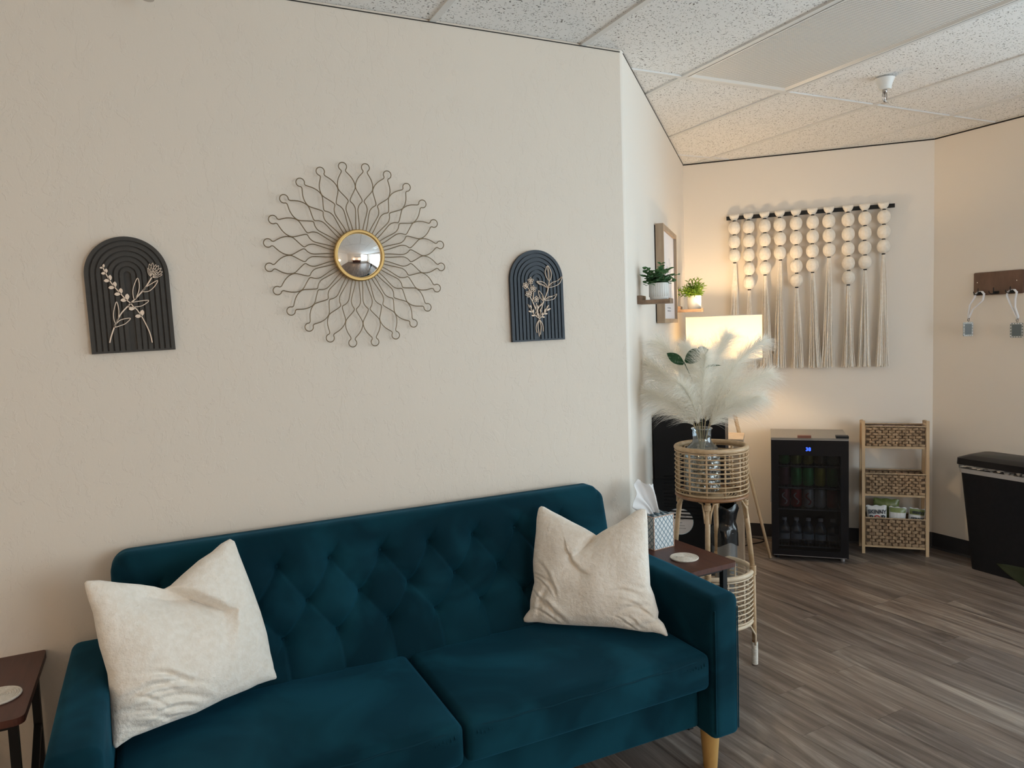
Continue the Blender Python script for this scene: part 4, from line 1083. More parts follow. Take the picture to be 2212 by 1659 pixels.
def leaf_pts(base, d, up, L, W, curl=.15, n=4):
    # leaf as a strip of quads: two halves with a fold
    d = d.normalized(); s = d.cross(up)
    if s.length < 1e-3: s = d.orthogonal()
    s.normalize(); nrm = s.cross(d); vs = []
    for i in range(n + 1):
        t = i / n; w = W * (math.sin(PI * min(1, t * .96 + .04)) ** .8)
        c = base + d * (L * t) - nrm * (curl * L * t * t)
        vs += [c - s * w + nrm * w * .25, c, c + s * w + nrm * w * .25]
    fs = []
    for i in range(n):
        a = i * 3; fs += [(a, a + 1, a + 4, a + 3), (a + 1, a + 2, a + 5, a + 4)]
    return vs, fs
def pot_plant(name, label, s, off, z, pr, ph, kind, matl):
    c = T2 @ Vector((s, -off, z)); c = Vector(c)
    t = thing(name, label, 'potted plant', tuple(c))
    p = MB(); n = 48; vs = []; fs = []
    prof_ = [(pr * .90, 0), (pr * .93, .004), (pr, ph * .5), (pr, ph), (pr * .93, ph), (pr * .90, ph - .012)]
    p.lathe(prof_, n, (c.x, c.y, z), cap=False)
    for k in range(n):            # fluting
        pass
    p.lathe([(0, .0), (pr * .90, 0)], n, (c.x, c.y, z), cap=False)
    p.build('pot', M_pot, t, auto=40, weld=1e-6)
    if kind == 'euc':
        fl_m = MB()
        for k in range(28):
            a = 2 * PI * k / 28; fl_m.b2(c.x + pr * 1.002 * math.cos(a) - .0009, c.x + pr * 1.002 * math.cos(a) + .0009, c.y + pr * 1.002 * math.sin(a) - .0009, c.y + pr * 1.002 * math.sin(a) + .0009, z + .012, z + ph - .004)
        stuff(fl_m.build('fluting', M_pot, t))
    MB().lathe([(0, ph - .011), (pr * .9, ph - .011)], 20, (c.x, c.y, z), cap=False).build('soil', M_soil, t)
    m = MB(); stm = MB(); rg = random.Random(11 if kind == 'euc' else 23)
    top = Vector((c.x, c.y, z + ph - .01))
    if kind == 'euc':
        for k in range(34):
            a = rg.uniform(0, 2 * PI); el = rg.uniform(.15, 1.5); Ls = rg.uniform(.055, .104)
            d = Vector((math.cos(a) * math.cos(el), math.sin(a) * math.cos(el), math.sin(el) * .95 + .10))
            pts = []
            for i in range(6):
                q = i / 5; pts.append(top + Vector((rg.uniform(-.01, .01) * (i == 0), 0, 0)) + d * Ls * q + Vector((0, 0, .02 * q - .035 * q * q)))
            stm.tube(pts, .0009, 4)
            for i in range(1, 6):
                for sg in (-1, 1):
                    b0 = pts[i]; side = d.cross(Vector((0, 0, 1))).normalized() * sg
                    dd = side * .8 + d * rg.uniform(-.1, .6) + Vector((0, 0, rg.uniform(-.3, .5)))
                    vs, fs = leaf_pts(b0, dd, Vector((rg.uniform(-.5, .5), rg.uniform(-.5, .5), 1)), rg.uniform(.018, .027), rg.uniform(.008, .0115), .1)
                    m.add(vs, fs)
    else:
        for k in range(30):
            a = rg.uniform(0, 2 * PI); el = rg.uniform(.30, 1.35); Ls = rg.uniform(.065, .125)
            d = Vector((math.cos(a) * math.cos(el), math.sin(a) * math.cos(el), math.sin(el)))
            pts = [top + d * Ls * q / 4 + Vector((0, 0, -.012 * (q / 4) ** 2)) for q in range(5)]
            stm.tube(pts, .0011, 4)
            for i in range(1, 5):
                for w_ in range(4):
                    th = w_ * PI / 2 + i; sx_ = d.orthogonal().normalized(); sy_ = d.cross(sx_)
                    dd = (sx_ * math.cos(th) + sy_ * math.sin(th)) * .75 + d * .8
                    vs, fs = leaf_pts(pts[i], dd, d, rg.uniform(.024, .040), rg.uniform(.0036, .0054), .25)
                    m.add(vs, fs)
    stuff(m.build('foliage', matl, t, smooth=True)); stuff(stm.build('stems', matl, t))
pot_plant('potted_eucalyptus', 'bushy eucalyptus in a fluted white pot on the near ledge', .289, .0855, 1.5895, .041, .072, 'euc', M_leaf)
pot_plant('potted_plant', 'bright green spiky-leaved plant in a plain white pot above the lampshade', 1.808, .100, 1.5685, .043, .084, 'spk', M_leaf2)

# ------------------------------------------------------------------ tripod lamp
LC = (3.12, 3.47)
lamp = thing('tripod_floor_lamp', 'tripod floor lamp with pale wooden legs and lit white drum shade', 'floor lamp', (LC[0], LC[1], 0))
fa0 = math.atan2(3.374 - LC[1], 3.386 - LC[0])
for k in range(3):
    a = fa0 + k * 2 * PI / 3
    foot = Vector((LC[0] + .283 * math.cos(a), LC[1] + .283 * math.sin(a), 0.004)); tp = Vector((LC[0] + .018 * math.cos(a), LC[1] + .018 * math.sin(a), 1.10))
    MB().tube([foot, foot.lerp(tp, .5), tp], [.0085, .011, .012], 12).build('leg', M_bamboo, lamp, smooth=True)
MB().lathe([(.0, 1.085), (.036, 1.085), (.036, 1.118), (.014, 1.124), (.009, 1.30), (.016, 1.305), (.016, 1.35), (0, 1.35)], 20, (LC[0], LC[1], 0)).build('hub', M_chrome, lamp, auto=40)
m = MB(); RS = .222
m.lathe([(RS, 1.262), (RS, 1.518)], 64, (LC[0], LC[1], 0), cap=False)
sh = m.build('lamp_shade', M_shade, lamp, smooth=True)
m = MB(); m.ring((LC[0], LC[1], 1.263), RS, .0022, 48, 6); m.ring((LC[0], LC[1], 1.517), RS, .0022, 48, 6)
for k in range(3):
    a = k * 2 * PI / 3 + .3; m.tube([(LC[0] + .014 * math.cos(a), LC[1] + .014 * math.sin(a), 1.345), (LC[0] + RS * math.cos(a), LC[1] + RS * math.sin(a), 1.265)], .0018, 5)
stuff(m.build('shade_ring', M_white, lamp, smooth=True))
MB().lathe([(.0, 1.352), (.012, 1.354), (.014, 1.372), (.026, 1.395), (.029, 1.415), (.02, 1.436), (0, 1.442)], 16, (LC[0], LC[1], 0)).build('light_bulb', M_bulb, lamp, smooth=True)
cdm = MB(); pts = [T3 @ Vector(q) for q in ((-.20, -.30, .004), (-.13, -.20, .004), (-.05, -.12, .004), (-.03, -.06, .004), (-.10, -.03, .006), (-.2, -.03, .006))]
sm2 = []
for i in range(len(pts) - 1):
    for s in range(5):
        t = s / 5; a, b_, c, d = pts[max(i - 1, 0)], pts[i], pts[i + 1], pts[min(i + 2, len(pts) - 1)]
        sm2.append(.5 * ((2 * b_) + (-a + c) * t + (2 * a - 5 * b_ + 4 * c - d) * t * t + (-a + 3 * b_ - 3 * c + d) * t ** 3))
cdm.tube(sm2, .0032, 6)
tag(cdm.build('power_cord', M_black, smooth=True), 'black power cord lying on the floor between lamp leg and fridge', 'cord')

# ------------------------------------------------------------------ water cooler, wooden stand, slim bin
CW, CD = .30, .345
K = frame((2.391, 2.649), (-S2, S2))     # x: from front edge back to the wall, y: away from the camera side
# local frame: x runs towards the angled wall, y = (-S2,-S2) would face the camera; build with explicit axes instead
K = Matrix(((-S2, S2, 0, 2.391), (S2, S2, 0, 2.649), (0, 0, 1, 0), (0, 0, 0, 1)))
def flip(mb):            # K mirrors handedness: reverse faces
    mb.f = [tuple(reversed(f)) for f in mb.f]; return mb
cool = thing('water_cooler', 'tall black water cooler with side grille and round white sticker', 'water cooler', (2.38, 2.87, 0))
flip(MB(K).b2(0, .345, 0, CW, .0, .735)).build('lower_cabinet', M_blacksoft, cool)
flip(MB(K).b2(0.006, .340, .004, CW - .004, .7355, 1.045)).build('upper_housing', M_black, cool)
for k in range(13):
    z = .545 + k * .0165; flip(MB(K).b2(.05, .295, -.004, -.0002, z, z + .007)).build('grille_slat', M_black, cool)
flip(MB(K).b2(-.030, -.0005, .03, CW - .03, .56, .70)).build('tap_recess', M_black, cool)
m = MB()
Kd = Matrix(((-S2, S2, 0, 2.391), (S2, S2, 0, 2.649), (0, 0, 1, .532), (0, 0, 0, 1)))
cx = .222
vs = [(cx + .064 * math.cos(a), -.0008, .064 * math.sin(a)) for a in [2 * PI * k / 40 for k in range(40)]]
vs += [(x, -.0002, z) for x, _, z in vs]
st_ = MB(Kd).add(vs, [tuple(range(40)), tuple(reversed(range(40, 80)))] + [(k, k + 40, (k + 1) % 40 + 40, (k + 1) % 40) for k in range(40)])
sticker = st_.build('round_sticker', M_paper, cool)
m = MB(Kd)
pr_pts = [(cx + .0645 * math.cos(a), -.001, .0645 * math.sin(a)) for a in [2 * PI * k / 40 for k in range(40)]]
m.tube(pr_pts, .0009, 4, closed=True); m.build('sticker_rim', mat('sky_blue_rim', (.25, .45, .6), .5), sticker)
MT = Matrix(((S2, 0, -S2, 0), (-S2, 0, -S2, 0), (0, 1, 0, 0), (0, 0, 0, 1)))      # text x -> viewer's right, y -> up, z -> to camera
def on_cooler(lx, z): p = K @ Vector((lx, -.0012, z)); return Matrix.Translation(p) @ MT
text_mesh('C', .020, on_cooler(cx - .003, .574), 'printed_letter', M_inkdark, sticker, .0001)
m = MB(K)
for k, (w_, z) in enumerate(((.062, .556), (.034, .540), (.022, .524), (.044, .510), (.056, .497))):
    nn = int(w_ / .0065)
    for q in range(nn): m.b2(cx - w_ / 2 + q * .0065, cx - w_ / 2 + q * .0065 + .0045, -.0013, -.0009, z, z + .0032)
stuff(flip(m).build('printed_lines', M_ink, sticker))

ws_ = thing('wooden_stand', 'pale wooden stand with slab top between cooler and lamp', 'stand', (2.73, 3.01, 0))
KS = Matrix(((-S2, S2, 0, 2.722), (S2, S2, 0, 2.892), (0, 0, 1, 0), (0, 0, 0, 1)))    # x toward wall, y away
flip(MB(KS).b2(0, .36, 0, .24, .850, .872)).build('top_board', M_oak, ws_)
for x in (.004, .31):
    for y in (.004, .19):
        flip(MB(KS).b2(x, x + .045, y, y + .045, 0, .8495)).build('leg', M_oak, ws_)
flip(MB(KS)).bar
bb_ = MB(KS).bar((.03, .060, .80), (.03, .180, .10), .026, .02); flip(bb_).build('diagonal_brace', M_oak, ws_)
flip(MB(KS).b2(.0495, .3095, .01, .04, .78, .82)).build('apron', M_oak, ws_)

bn = thing('slim_bin', 'slim brushed steel bin with black bag, in front of the water cooler', 'bin', (2.318, 2.592, 0))
MB().lathe([(.054, 0), (.056, .004), (.058, .52), (.060, .525), (.057, .528), (.052, .525)], 28, (2.318, 2.592, 0)).build('steel_body', M_steel, bn, auto=40)
vs = []; fs = []; n = 36
for i, (r, z) in enumerate(((.0595, .47), (.062, .53), (.060, .545), (.052, .565), (.056, .60), (.063, .635), (.058, .648))):
    for j in range(n):
        a = 2 * PI * j / n; rr = r * (1 + .05 * math.sin(5 * a + i) + .03 * math.sin(11 * a + 2 * i)) + (.001 if i == 0 else 0)
        vs.append((2.318 + rr * math.cos(a), 2.592 + rr * math.sin(a), z + .012 * math.sin(3 * a + 1) * (i < 2) + .008 * math.sin(4 * a) * (i > 4)))
for i in range(6):
    for j in range(n): fs.append((i * n + j, i * n + (j + 1) % n, (i + 1) * n + (j + 1) % n, (i + 1) * n + j))
M_bag = mat('black_bag_film', (0.008, 0.008, 0.009), 0.18)
b_ = MB().add(vs, fs).build('bin_bag', M_bag, bn, smooth=True)

# ------------------------------------------------------------------ two-tier rattan plant stand
PC = (2.146, 2.475)
ps = thing('rattan_plant_stand', 'two-tier round rattan plant stand with white-bound feet', 'plant stand', (PC[0], PC[1], 0))
def basket(R, zt, zb, nr, mrim, mring, tag_):
    MB().ring((PC[0], PC[1], zt), R - .004, .0105, 56, 12).build('rim', mrim, ps, smooth=True)
    MB().ring((PC[0], PC[1], zb), R - .004, .0085, 56, 10).build('base_ring', M_rattan_dark if tag_ else M_rattan_pale, ps, smooth=True)
    me = MB().ring((0, 0, 0), R + .0015, .0031, 56, 7).mesh('cane_ring', smooth=True); me.materials.append(mring)
    for k in range(nr):
        z = zt - .014 - (zt - zb - .030) * k / (nr - 1); inst(me, 'cane_ring', ps, (PC[0], PC[1], z))
    sm = MB().tube([(0, 0, 0), (0, 0, zt - zb - .008)], .0042, 7).mesh('upright', smooth=True); sm.materials.append(mring)
    for k in range(12):
        a = 2 * PI * k / 12 + .2; inst(sm, 'upright', ps, (PC[0] + (R - .006) * math.cos(a), PC[1] + (R - .006) * math.sin(a), zb + .004))
    # coiled cane floor
    pts = []
    for k in range(150):
        a = k * .42; r = .012 + (R - .022) * k / 150; pts.append((PC[0] + r * math.cos(a), PC[1] + r * math.sin(a), zb + .001))
    MB().tube(pts, .0032, 5).build('coiled_base', mring, ps, smooth=True)
    for a in (.0, PI / 2):
        c, s = math.cos(a + .4), math.sin(a + .4)
        MB().tube([(PC[0] - c * (R - .01), PC[1] - s * (R - .01), zb - .006), (PC[0] + c * (R - .01), PC[1] + s * (R - .01), zb - .006)], .005, 7).build('cross_bar', mring, ps, smooth=True)
basket(.151, .948, .742, 10, M_rattan, M_rattan, True)
basket(.166, .412, .196, 10, M_rattan_pale, M_rattan_pale, False)
view = math.atan2(-S2 * 0 + -.656, .755)         # direction to the viewer's right
for k in range(4):
    a = -.716 - .12 + k * PI / 2
    c, s = math.cos(a), math.sin(a)
    p = [Vector((PC[0] + r * c, PC[1] + r * s, z)) for r, z in ((.132, .735), (.150, .60), (.168, .41), (.170, .2), (.172, .0))]
    lm = M_rattan if k != 0 else M_rattan
    MB().tube(p[:3], [.0115, .011, .0105], 10).build('leg', M_rattan, ps, smooth=True)
    MB().tube([p[2], p[3], p[3].lerp(p[4], .45)], [.0105, .0105, .010], 10).build('leg', M_rattan, ps, smooth=True)
    f0 = p[3].lerp(p[4], .42)
    MB().tube([f0, p[4]], .010, 10).build('leg_foot', M_rattan_dark, ps, smooth=True)
    bnd = MB()
    for q in range(19):
        z = .004 + q * .0052; bnd.ring((PC[0] + .1722 * c, PC[1] + .1722 * s, z), .0105, .0028, 14, 5)
    stuff(bnd.build('foot_binding', M_bind, ps, smooth=True))
    wr_ = MB()
    for q in range(7): wr_.ring((PC[0] + .1675 * c, PC[1] + .1675 * s, .400 + q * .0058), .0115, .0030, 14, 5)
    for q in range(4): wr_.ring((PC[0] + .138 * c, PC[1] + .138 * s, .702 + q * .0058), .0122, .0030, 14, 5)
    stuff(wr_.build('joint_binding', M_rattan, ps, smooth=True))
    # bent braces under each tier
    t_ = Vector((-s, c, 0))
    for zt, zl, rr, spd in ((.728, .645, .130, .040), (.188, .090, .160, .060)):
        for sg in (-1, 1):
            b = Vector((PC[0] + (rr + .016) * c, PC[1] + (rr + .016) * s, zl)); e_ = Vector((PC[0] + (rr - .018) * c, PC[1] + (rr - .018) * s, zt)) + t_ * sg * spd
            pts = [b + (t_ * sg * .010), b + t_ * sg * .014 + Vector((0, 0, (zt - zl) * .5)), b.lerp(e_, .55) + Vector((0, 0, (zt - zl) * .38)), e_]
            MB().tube([Vector(q) for q in crs([tuple(x) for x in pts], 4)] if False else pts, .0042, 7).build('curved_brace', M_rattan_pale if zt < .5 else M_rattan, ps, smooth=True)

# glass vase
VC = (2.116, 2.497); VB = .757
vas = thing('glass_vase', 'blue-grey glass bottle vase with hammered body in the upper basket', 'vase', (VC[0], VC[1], VB))
MB().lathe([(.0, 0), (.066, 0), (.072, .006), (.073, .02), (.073, .150)], 40, (VC[0], VC[1], VB), cap=False).build('hammered_body', M_vglass_h, vas, smooth=True)
MB().lathe([(.073, .150), (.072, .172), (.064, .190), (.050, .202), (.041, .212), (.039, .225), (.040, .262), (.045, .268), (.046, .272), (.042, .274), (.037, .268)], 40, (VC[0], VC[1], VB), cap=False).build('neck', M_vglass, vas, smooth=True)
m = MB(); rg = random.Random(5)
bmp = MB().rbox((0, 0, 0), (.004, .016, .012), .0019, 2).mesh('glass_dimple', smooth=True); bmp.materials.append(M_vglass_h)
m = MB()
for r_ in range(10):
    for k in range(22):
        a = 2 * PI * (k + .5 * (r_ % 2)) / 22; R = Matrix.Rotation(a, 3, 'Z')
        m.rbox((VC[0] + .0735 * math.cos(a), VC[1] + .0735 * math.sin(a), VB + .014 + r_ * .0142), (.004, .017, .0115), .0019, 1, R)
stuff(m.build('hammered_facets', M_vglass_h, vas, smooth=True))

# ------------------------------------------------------------------ pampas plumes
RD = Vector((.755, -.656, 0)); FD = Vector((.656, .755, 0)); UP = Vector((0, 0, 1))
PL_ = [(-.235, .285, .05, .100, 'plume leaning far left, tip near the wall corner'),
       (-.175, .385, .02, .095, 'tall left plume, tip just below the eucalyptus'),
       (-.060, .360, .06, .090, 'upright plume left of centre, in front of the green leaves'),
       (.020, .330, -.10, .100, 'front centre plume, shorter and facing the camera'),
       (.110, .400, .03, .085, 'tall narrow plume in front of the lampshade'),
       (.255, .375, .02, .080, 'plume arching up right across the lampshade edge'),
       (.275, .235, .04, .100, 'right-hand plume leaning out towards the fridge'),
       (.235, .145, -.04, .085, 'lowest right plume, drooping above the basket rim'),
       (-.225, .165, -.03, .095, 'lowest left plume, drooping over the water cooler'),
       (-.090, .215, -.13, .095, 'short front plume above the vase neck, left side'),
       (.110, .255, .12, .100, 'rear plume half hidden behind the right-hand ones')]
def plume(lat, up, fw, wd, label, sd):
    rg = np.random.default_rng(sd); random.seed(sd)
    neck = Vector((VC[0], VC[1], VB + .262)); nk = neck + RD * (lat * .10) + FD * fw * .10
    bot = Vector((VC[0], VC[1], VB + .012)) - RD * lat * .12 - FD * fw * .12
    tip = neck + RD * lat + FD * fw + UP * up
    ctrl = neck + RD * lat * .33 + FD * fw * .4 + UP * (up * .72)
    pts = [bot.lerp(nk, q / 5) for q in range(5)]
    N = 22; cur = []
    for i in range(N + 1):
        t = i / N; cur.append((1 - t) ** 2 * nk + 2 * t * (1 - t) * ctrl + t * t * tip)
    t0 = thing('pampas_plume', 'ivory pampas ' + label, 'pampas grass', tuple(bot), 'pampas plumes in the glass vase')
    MB().tube(pts + cur[:-1], [.0018] * 5 + [.0017 - .0013 * i / N for i in range(N)], 6).build('stem', M_stem, t0, smooth=True)
    C = np.array([tuple(p) for p in cur]); Tn = np.gradient(C, axis=0); Tn /= np.linalg.norm(Tn, axis=1)[:, None]
    n = 2100; SEG = 5
    tt = rg.beta(1.15, 1.0, n) * .93 + .10; tt = np.clip(tt, .10, 1.0)
    idx = tt * N; i0 = np.clip(idx.astype(int), 0, N - 1); fr_ = (idx - i0)[:, None]
    P0 = C[i0] * (1 - fr_) + C[i0 + 1] * fr_; T0 = Tn[i0]
    rnd = rg.normal(size=(n, 3)); rad = rnd - (rnd * T0).sum(1)[:, None] * T0; rad /= np.linalg.norm(rad, axis=1)[:, None]
    env = np.sin(np.pi * np.clip(tt * .88 + .06, 0, 1)) ** .7
    L = wd * 1.25 * (.40 + .80 * rg.random(n)) * (.45 + .75 * env)
    out = rg.uniform(.45, .95, n)[:, None]
    d0 = T0 * .85 + rad * out * .9; d0 /= np.linalg.norm(d0, axis=1)[:, None]
    side = np.cross(d0, rg.normal(size=(n, 3))); side /= np.linalg.norm(side, axis=1)[:, None]
    cb = side * rg.normal(0, .22, n)[:, None]
    V = []
    for s in range(SEG + 1):
        q = s / SEG
        p = P0 + d0 * (L * q)[:, None] + cb * (L * q * q)[:, None]
        p[:, 2] -= L * q * q * .30
        w_ = (.00046 * (1 - q) ** .5 + .00006)
        V.append(p - side * w_); V.append(p + side * w_)
    V = np.stack(V, 1)                                   # n, 2*(SEG+1), 3
    base = (np.arange(n) * 2 * (SEG + 1))[:, None]
    Q = []
    for s in range(SEG):
        Q.append(np.stack([base[:, 0] + 2 * s, base[:, 0] + 2 * s + 1, base[:, 0] + 2 * s + 3, base[:, 0] + 2 * s + 2], 1))
    Q = np.concatenate(Q)
    off = np.array(ORG[t0.name]); me = bpy.data.meshes.new('feathery_head')
    dw = (V[..., 0] - V[..., 1]) * S2 + .53; push = np.maximum(0, .006 - dw)      # feathers press against the angled wall
    V[..., 0] += push * S2; V[..., 1] -= push * S2
    vv = V.reshape(-1, 3) - off
    me.vertices.add(len(vv)); me.vertices.foreach_set('co', vv.ravel().astype(np.float32))
    me.loops.add(Q.size); me.loops.foreach_set('vertex_index', Q.ravel().astype(np.int32))
    me.polygons.add(len(Q)); me.polygons.foreach_set('loop_start', np.arange(0, Q.size, 4, dtype=np.int32)); me.polygons.foreach_set('loop_total', np.full(len(Q), 4, dtype=np.int32))
    me.update(calc_edges=True); me.materials.append(M_plume)
    o = bpy.data.objects.new('feathery_head', me); COL.objects.link(o); o.parent = t0; stuff(o)
for i, a in enumerate(PL_): plume(*a, sd=40 + i)
random.seed(99)
# green leaves rising among the plumes
gl = thing('leafy_stem', 'broad dark green leaves poking up behind the pampas plumes', 'foliage', (VC[0], VC[1], VB + .014), None)
nk = Vector((VC[0], VC[1], VB + .262)) + FD * .012
def wide_leaf(tipoff, L, W, d, up):
    base = nk + RD * tipoff[0] + UP * tipoff[1] - FD * .075
    vs, fs = leaf_pts(base, d, up, L, W, .18, 8)
    MB().add(vs, fs).build('leaf', M_leaf3, gl, smooth=True)
wide_leaf((-.070, .290), .085, .021, (-RD * .80 + UP * .62), FD * -1 + UP * .3)
wide_leaf((-.062, .300), .095, .030, (RD * .82 + UP * .55), FD * -1 + UP * .2)
wide_leaf((-.018, .335), .055, .024, (RD * 1 + UP * .30), FD * -1 + UP * .4)
wide_leaf((-.01, .270), .095, .011, (RD * .95 + UP * .28), FD * -.4 + UP)
MB().tube([Vector((VC[0], VC[1], VB + .014)), nk, nk + UP * .13 + FD * .03, nk + UP * .25 - FD * .01 - RD * .05, nk + UP * .30 - FD * .075 - RD * .068], .002, 6).build('stem', M_leaf3, gl, smooth=True)

# ------------------------------------------------------------------ beverage fridge
FL_ = (3.384, 3.357); FRr = (3.384 + S2, 3.357 - S2)
TF = frame(FL_, (FRr[0] - FL_[0], FRr[1] - FL_[1])); FW = .4365; FD_ = .395; FH = .762
fg = thing('beverage_fridge', 'small black glass-door beverage fridge with blue digits', 'fridge', tuple(TF @ Vector((FW / 2, FD_ / 2, 0))))
DT = .045
b = MB(TF)          # open cabinet
wl_ = .032; y0 = DT + .002
b.b2(0, wl_, y0, FD_, .022, FH - .012); b.b2(FW - wl_, FW, y0, FD_, .022, FH - .012); b.b2(wl_, FW - wl_, FD_ - .03, FD_, .022, FH - .012)
b.b2(wl_, FW - wl_, y0, FD_ - .03, .022, .058); b.b2(wl_, FW - wl_, y0, FD_ - .03, .668, FH - .012)
b.build('cabinet', M_blacksoft, fg)
li = MB(TF); li.b2(wl_ + .0005, wl_ + .003, y0 + .001, FD_ - .031, .059, .667); li.b2(FW - wl_ - .003, FW - wl_ - .0005, y0 + .001, FD_ - .031, .059, .667)
li.b2(wl_ + .004, FW - wl_ - .004, FD_ - .0335, FD_ - .0305, .059, .667); li.build('inner_liner', M_interior, fg)
MB(TF).b2(-.001, FW + .001, .012, FD_, FH - .0115, FH).build('top_panel', M_fridgetop, fg)
dr = MB(TF); gx0, gx1, gz0, gz1 = .042, .392, .066, .656; z0d, z1d = .030, FH - .013
dr.b2(0, gx0, 0, DT, z0d, z1d); dr.b2(gx1, FW, 0, DT, z0d, z1d); dr.b2(gx0, gx1, 0, DT, z0d, gz0); dr.b2(gx0, gx1, 0, DT, gz1, z1d)
door = dr.build('door', M_black, fg)
MB(TF).b2(gx0 + .0005, gx1 - .0005, .006, .011, gz0 + .0005, gz1 - .0005).build('door_glass', M_fglass, door)
MB(TF).b2(.003, FW - .003, .0, .006, z1d + .0003, z1d + .003).build('chrome_strip', M_rack, door)
MB(TF).b2(.01, FW - .01, -.0012, -.0002, .0305, .0335).build('chrome_strip', M_rack, door)
MB(TF).b2(-.006, -.0005, .004, .03, .36, .43).build('side_handle', M_rack, door)
hg = MB(TF); hg.b2(.368, FW + .001, .002, .06, FH + .0005, FH + .014); hg.build('hinge_cover', M_blacksoft, fg)
MB(TF).b2(.152, .229, .0005, .03, FH + .0005, FH + .0155).build('copper_tag', M_tag, fg)
for x in (.03, FW - .03):
    for y in (.06, FD_ - .04): MB().lathe([(.014, 0), (.014, .021)], 12, tuple(TF @ Vector((x, y, .0005)))).build('foot', M_rack if x > .2 else M_black, fg)
TX = TF @ Matrix.Rotation(math.radians(90), 4, 'X')
text_mesh('38', .030, TX @ Matrix.Translation((.212, .694, .0012)), 'display_digits', M_led, door, .0002, bold=.0006)
# wire shelves
def rack(z, name='wire_shelf'):
    r = MB(TF); x0, x1, ya, yb_ = wl_ + .006, FW - wl_ - .006, DT + .012, FD_ - .037
    r.tube([(x0, ya, z), (x1, ya, z), (x1, yb_, z), (x0, yb_, z)], .0022, 5, closed=True)
    for k in range(1, 18): r.tube([(x0 + (x1 - x0) * k / 18, ya, z - .0015), (x0 + (x1 - x0) * k / 18, yb_, z - .0015)], .0011, 4)
    r.tube([(x0, ya + .03, z - .004), (x1, ya + .03, z - .004)], .0018, 5)
    return r.build(name, M_rack, fg)
SH = (.580, .443, .307)
for z in SH: rack(z)
rack(.074, 'bottle_guard')
gd = MB(TF); gd.tube([(wl_ + .006, DT + .010, .120), (FW - wl_ - .006, DT + .010, .120)], .0018, 5)
for k in range(7): gd.tube([(wl_ + .01 + k * .058, DT + .010, .074), (wl_ + .01 + k * .058, DT + .010, .120)], .0014, 4)
gd.build('front_guard', M_rack, fg)
# cans
def can_mesh(h):
    return MB().lathe([(.0, 0), (.024, 0), (.0305, .006), (.0325, .012), (.0325, h - .014), (.027, h - .003), (.0255, h), (.023, h - .003), (.0, h - .003)], 24).mesh('can', smooth=True)
CANS = [(SH[0], .0725, [('green', (.10, .34, .10)), ('yellow-green', (.30, .34, .07)), ('gold', (.40, .34, .08)), ('tan', (.24, .22, .16)), ('pale grey', (.30, .38, .33))], 'top'),
        (SH[1], .118, [('plum', (.22, .09, .12)), ('leaf green', (.10, .42, .12)), ('mint green', (.12, .48, .16)), ('mustard', (.42, .38, .05)), ('dull green', (.14, .34, .12))], 'middle'),
        (SH[2], .118, [('red and white', (.42, .10, .12)), ('red', (.50, .03, .03)), ('white', (.55, .55, .55)), ('silver', (.46, .46, .46)), ('dark red', (.30, .06, .05))], 'lower')]
ORD = ('leftmost', 'second', 'third', 'fourth', 'rightmost')
for z, h, cs, nm in CANS:
    for k, (cn, cc) in enumerate(cs):
        mc = m_noisy('can_' + cn.replace(' ', '_'), cc, tuple(q * .8 for q in cc), 30, .35, metal=.25)
        p = TF @ Vector((.0775 + k * .0695, .130, z + .0028)); t = thing('drink_can', '%s drink can, %s from the left on the fridge %s shelf' % (cn, ORD[k], nm) if 0 < k < 4 else '%s drink can, %s on the fridge %s shelf' % (cn, ORD[k], nm), 'can', tuple(p), 'drink cans in the fridge')
        MB().lathe([(.0, 0), (.024, 0), (.0305, .006), (.0325, .012), (.0325, h - .014), (.0275, h - .004)], 24, tuple(p), cap=False).build('can_body', mc, t, smooth=True)
        MB().lathe([(.0276, h - .0039), (.0265, h - .001), (.025, h - .001), (.024, h - .004), (.0, h - .004)], 24, tuple(p), cap=False).build('can_lid', M_steel, t)
        if cn in ('red and white', 'red', 'white'):
            mk = MB(); fd = Vector(TF.to_3x3() @ Vector((0, -1, 0))); sd_ = Vector(TF.to_3x3() @ Vector((1, 0, 0)))
            pts = []
            for q in range(14):
                u_ = q / 13; ang_ = -.6 + 1.2 * (.5 + .35 * math.sin(u_ * 6.3)); zz = .02 + u_ * (h - .045)
                pts.append(Vector(p) + (fd * math.cos(ang_) + sd_ * math.sin(ang_)) * .0332 + UP * zz)
            mk.tube(pts, [.002 + .003 * abs(math.sin(q * 1.3)) for q in range(14)], 5)
            mk.build('wave_mark', M_paper if cn != 'white' else M_inkred, t, smooth=True)
for k in range(5):
    p = TF @ Vector((.076 + k * .0705, .125, .0768)); t = thing('water_bottle', 'clear water bottle with white cap, %s on the fridge bottom' % (ORD[k] if k in (0, 4) else ORD[k] + ' from the left'), 'bottle', tuple(p), 'water bottles in the fridge')
    MB().lathe([(.0, 0), (.030, 0), (.032, .006), (.032, .03), (.030, .034), (.032, .038), (.032, .06), (.030, .064), (.032, .068), (.032, .095), (.026, .118), (.013, .136), (.0125, .148)], 22, tuple(p), cap=False).build('bottle_body', M_pet, t, smooth=True)
    MB().lathe([(.0, .030), (.0326, .030), (.0326, .066), (.0, .066)], 22, tuple(p), cap=False).build('bottle_label', mat('pale_label', (.42, .50, .58), .5), t, smooth=False)
    MB().lathe([(.0145, .1485), (.0145, .162), (.013, .163), (.0, .163)], 16, tuple(p), cap=False).build('bottle_cap', M_paper, t, auto=40)
    MB().lathe([(.0, .146), (.0155, .146), (.0155, .1482), (.0, .1482)], 16, tuple(p), cap=False).build('neck_ring', M_paper, t)

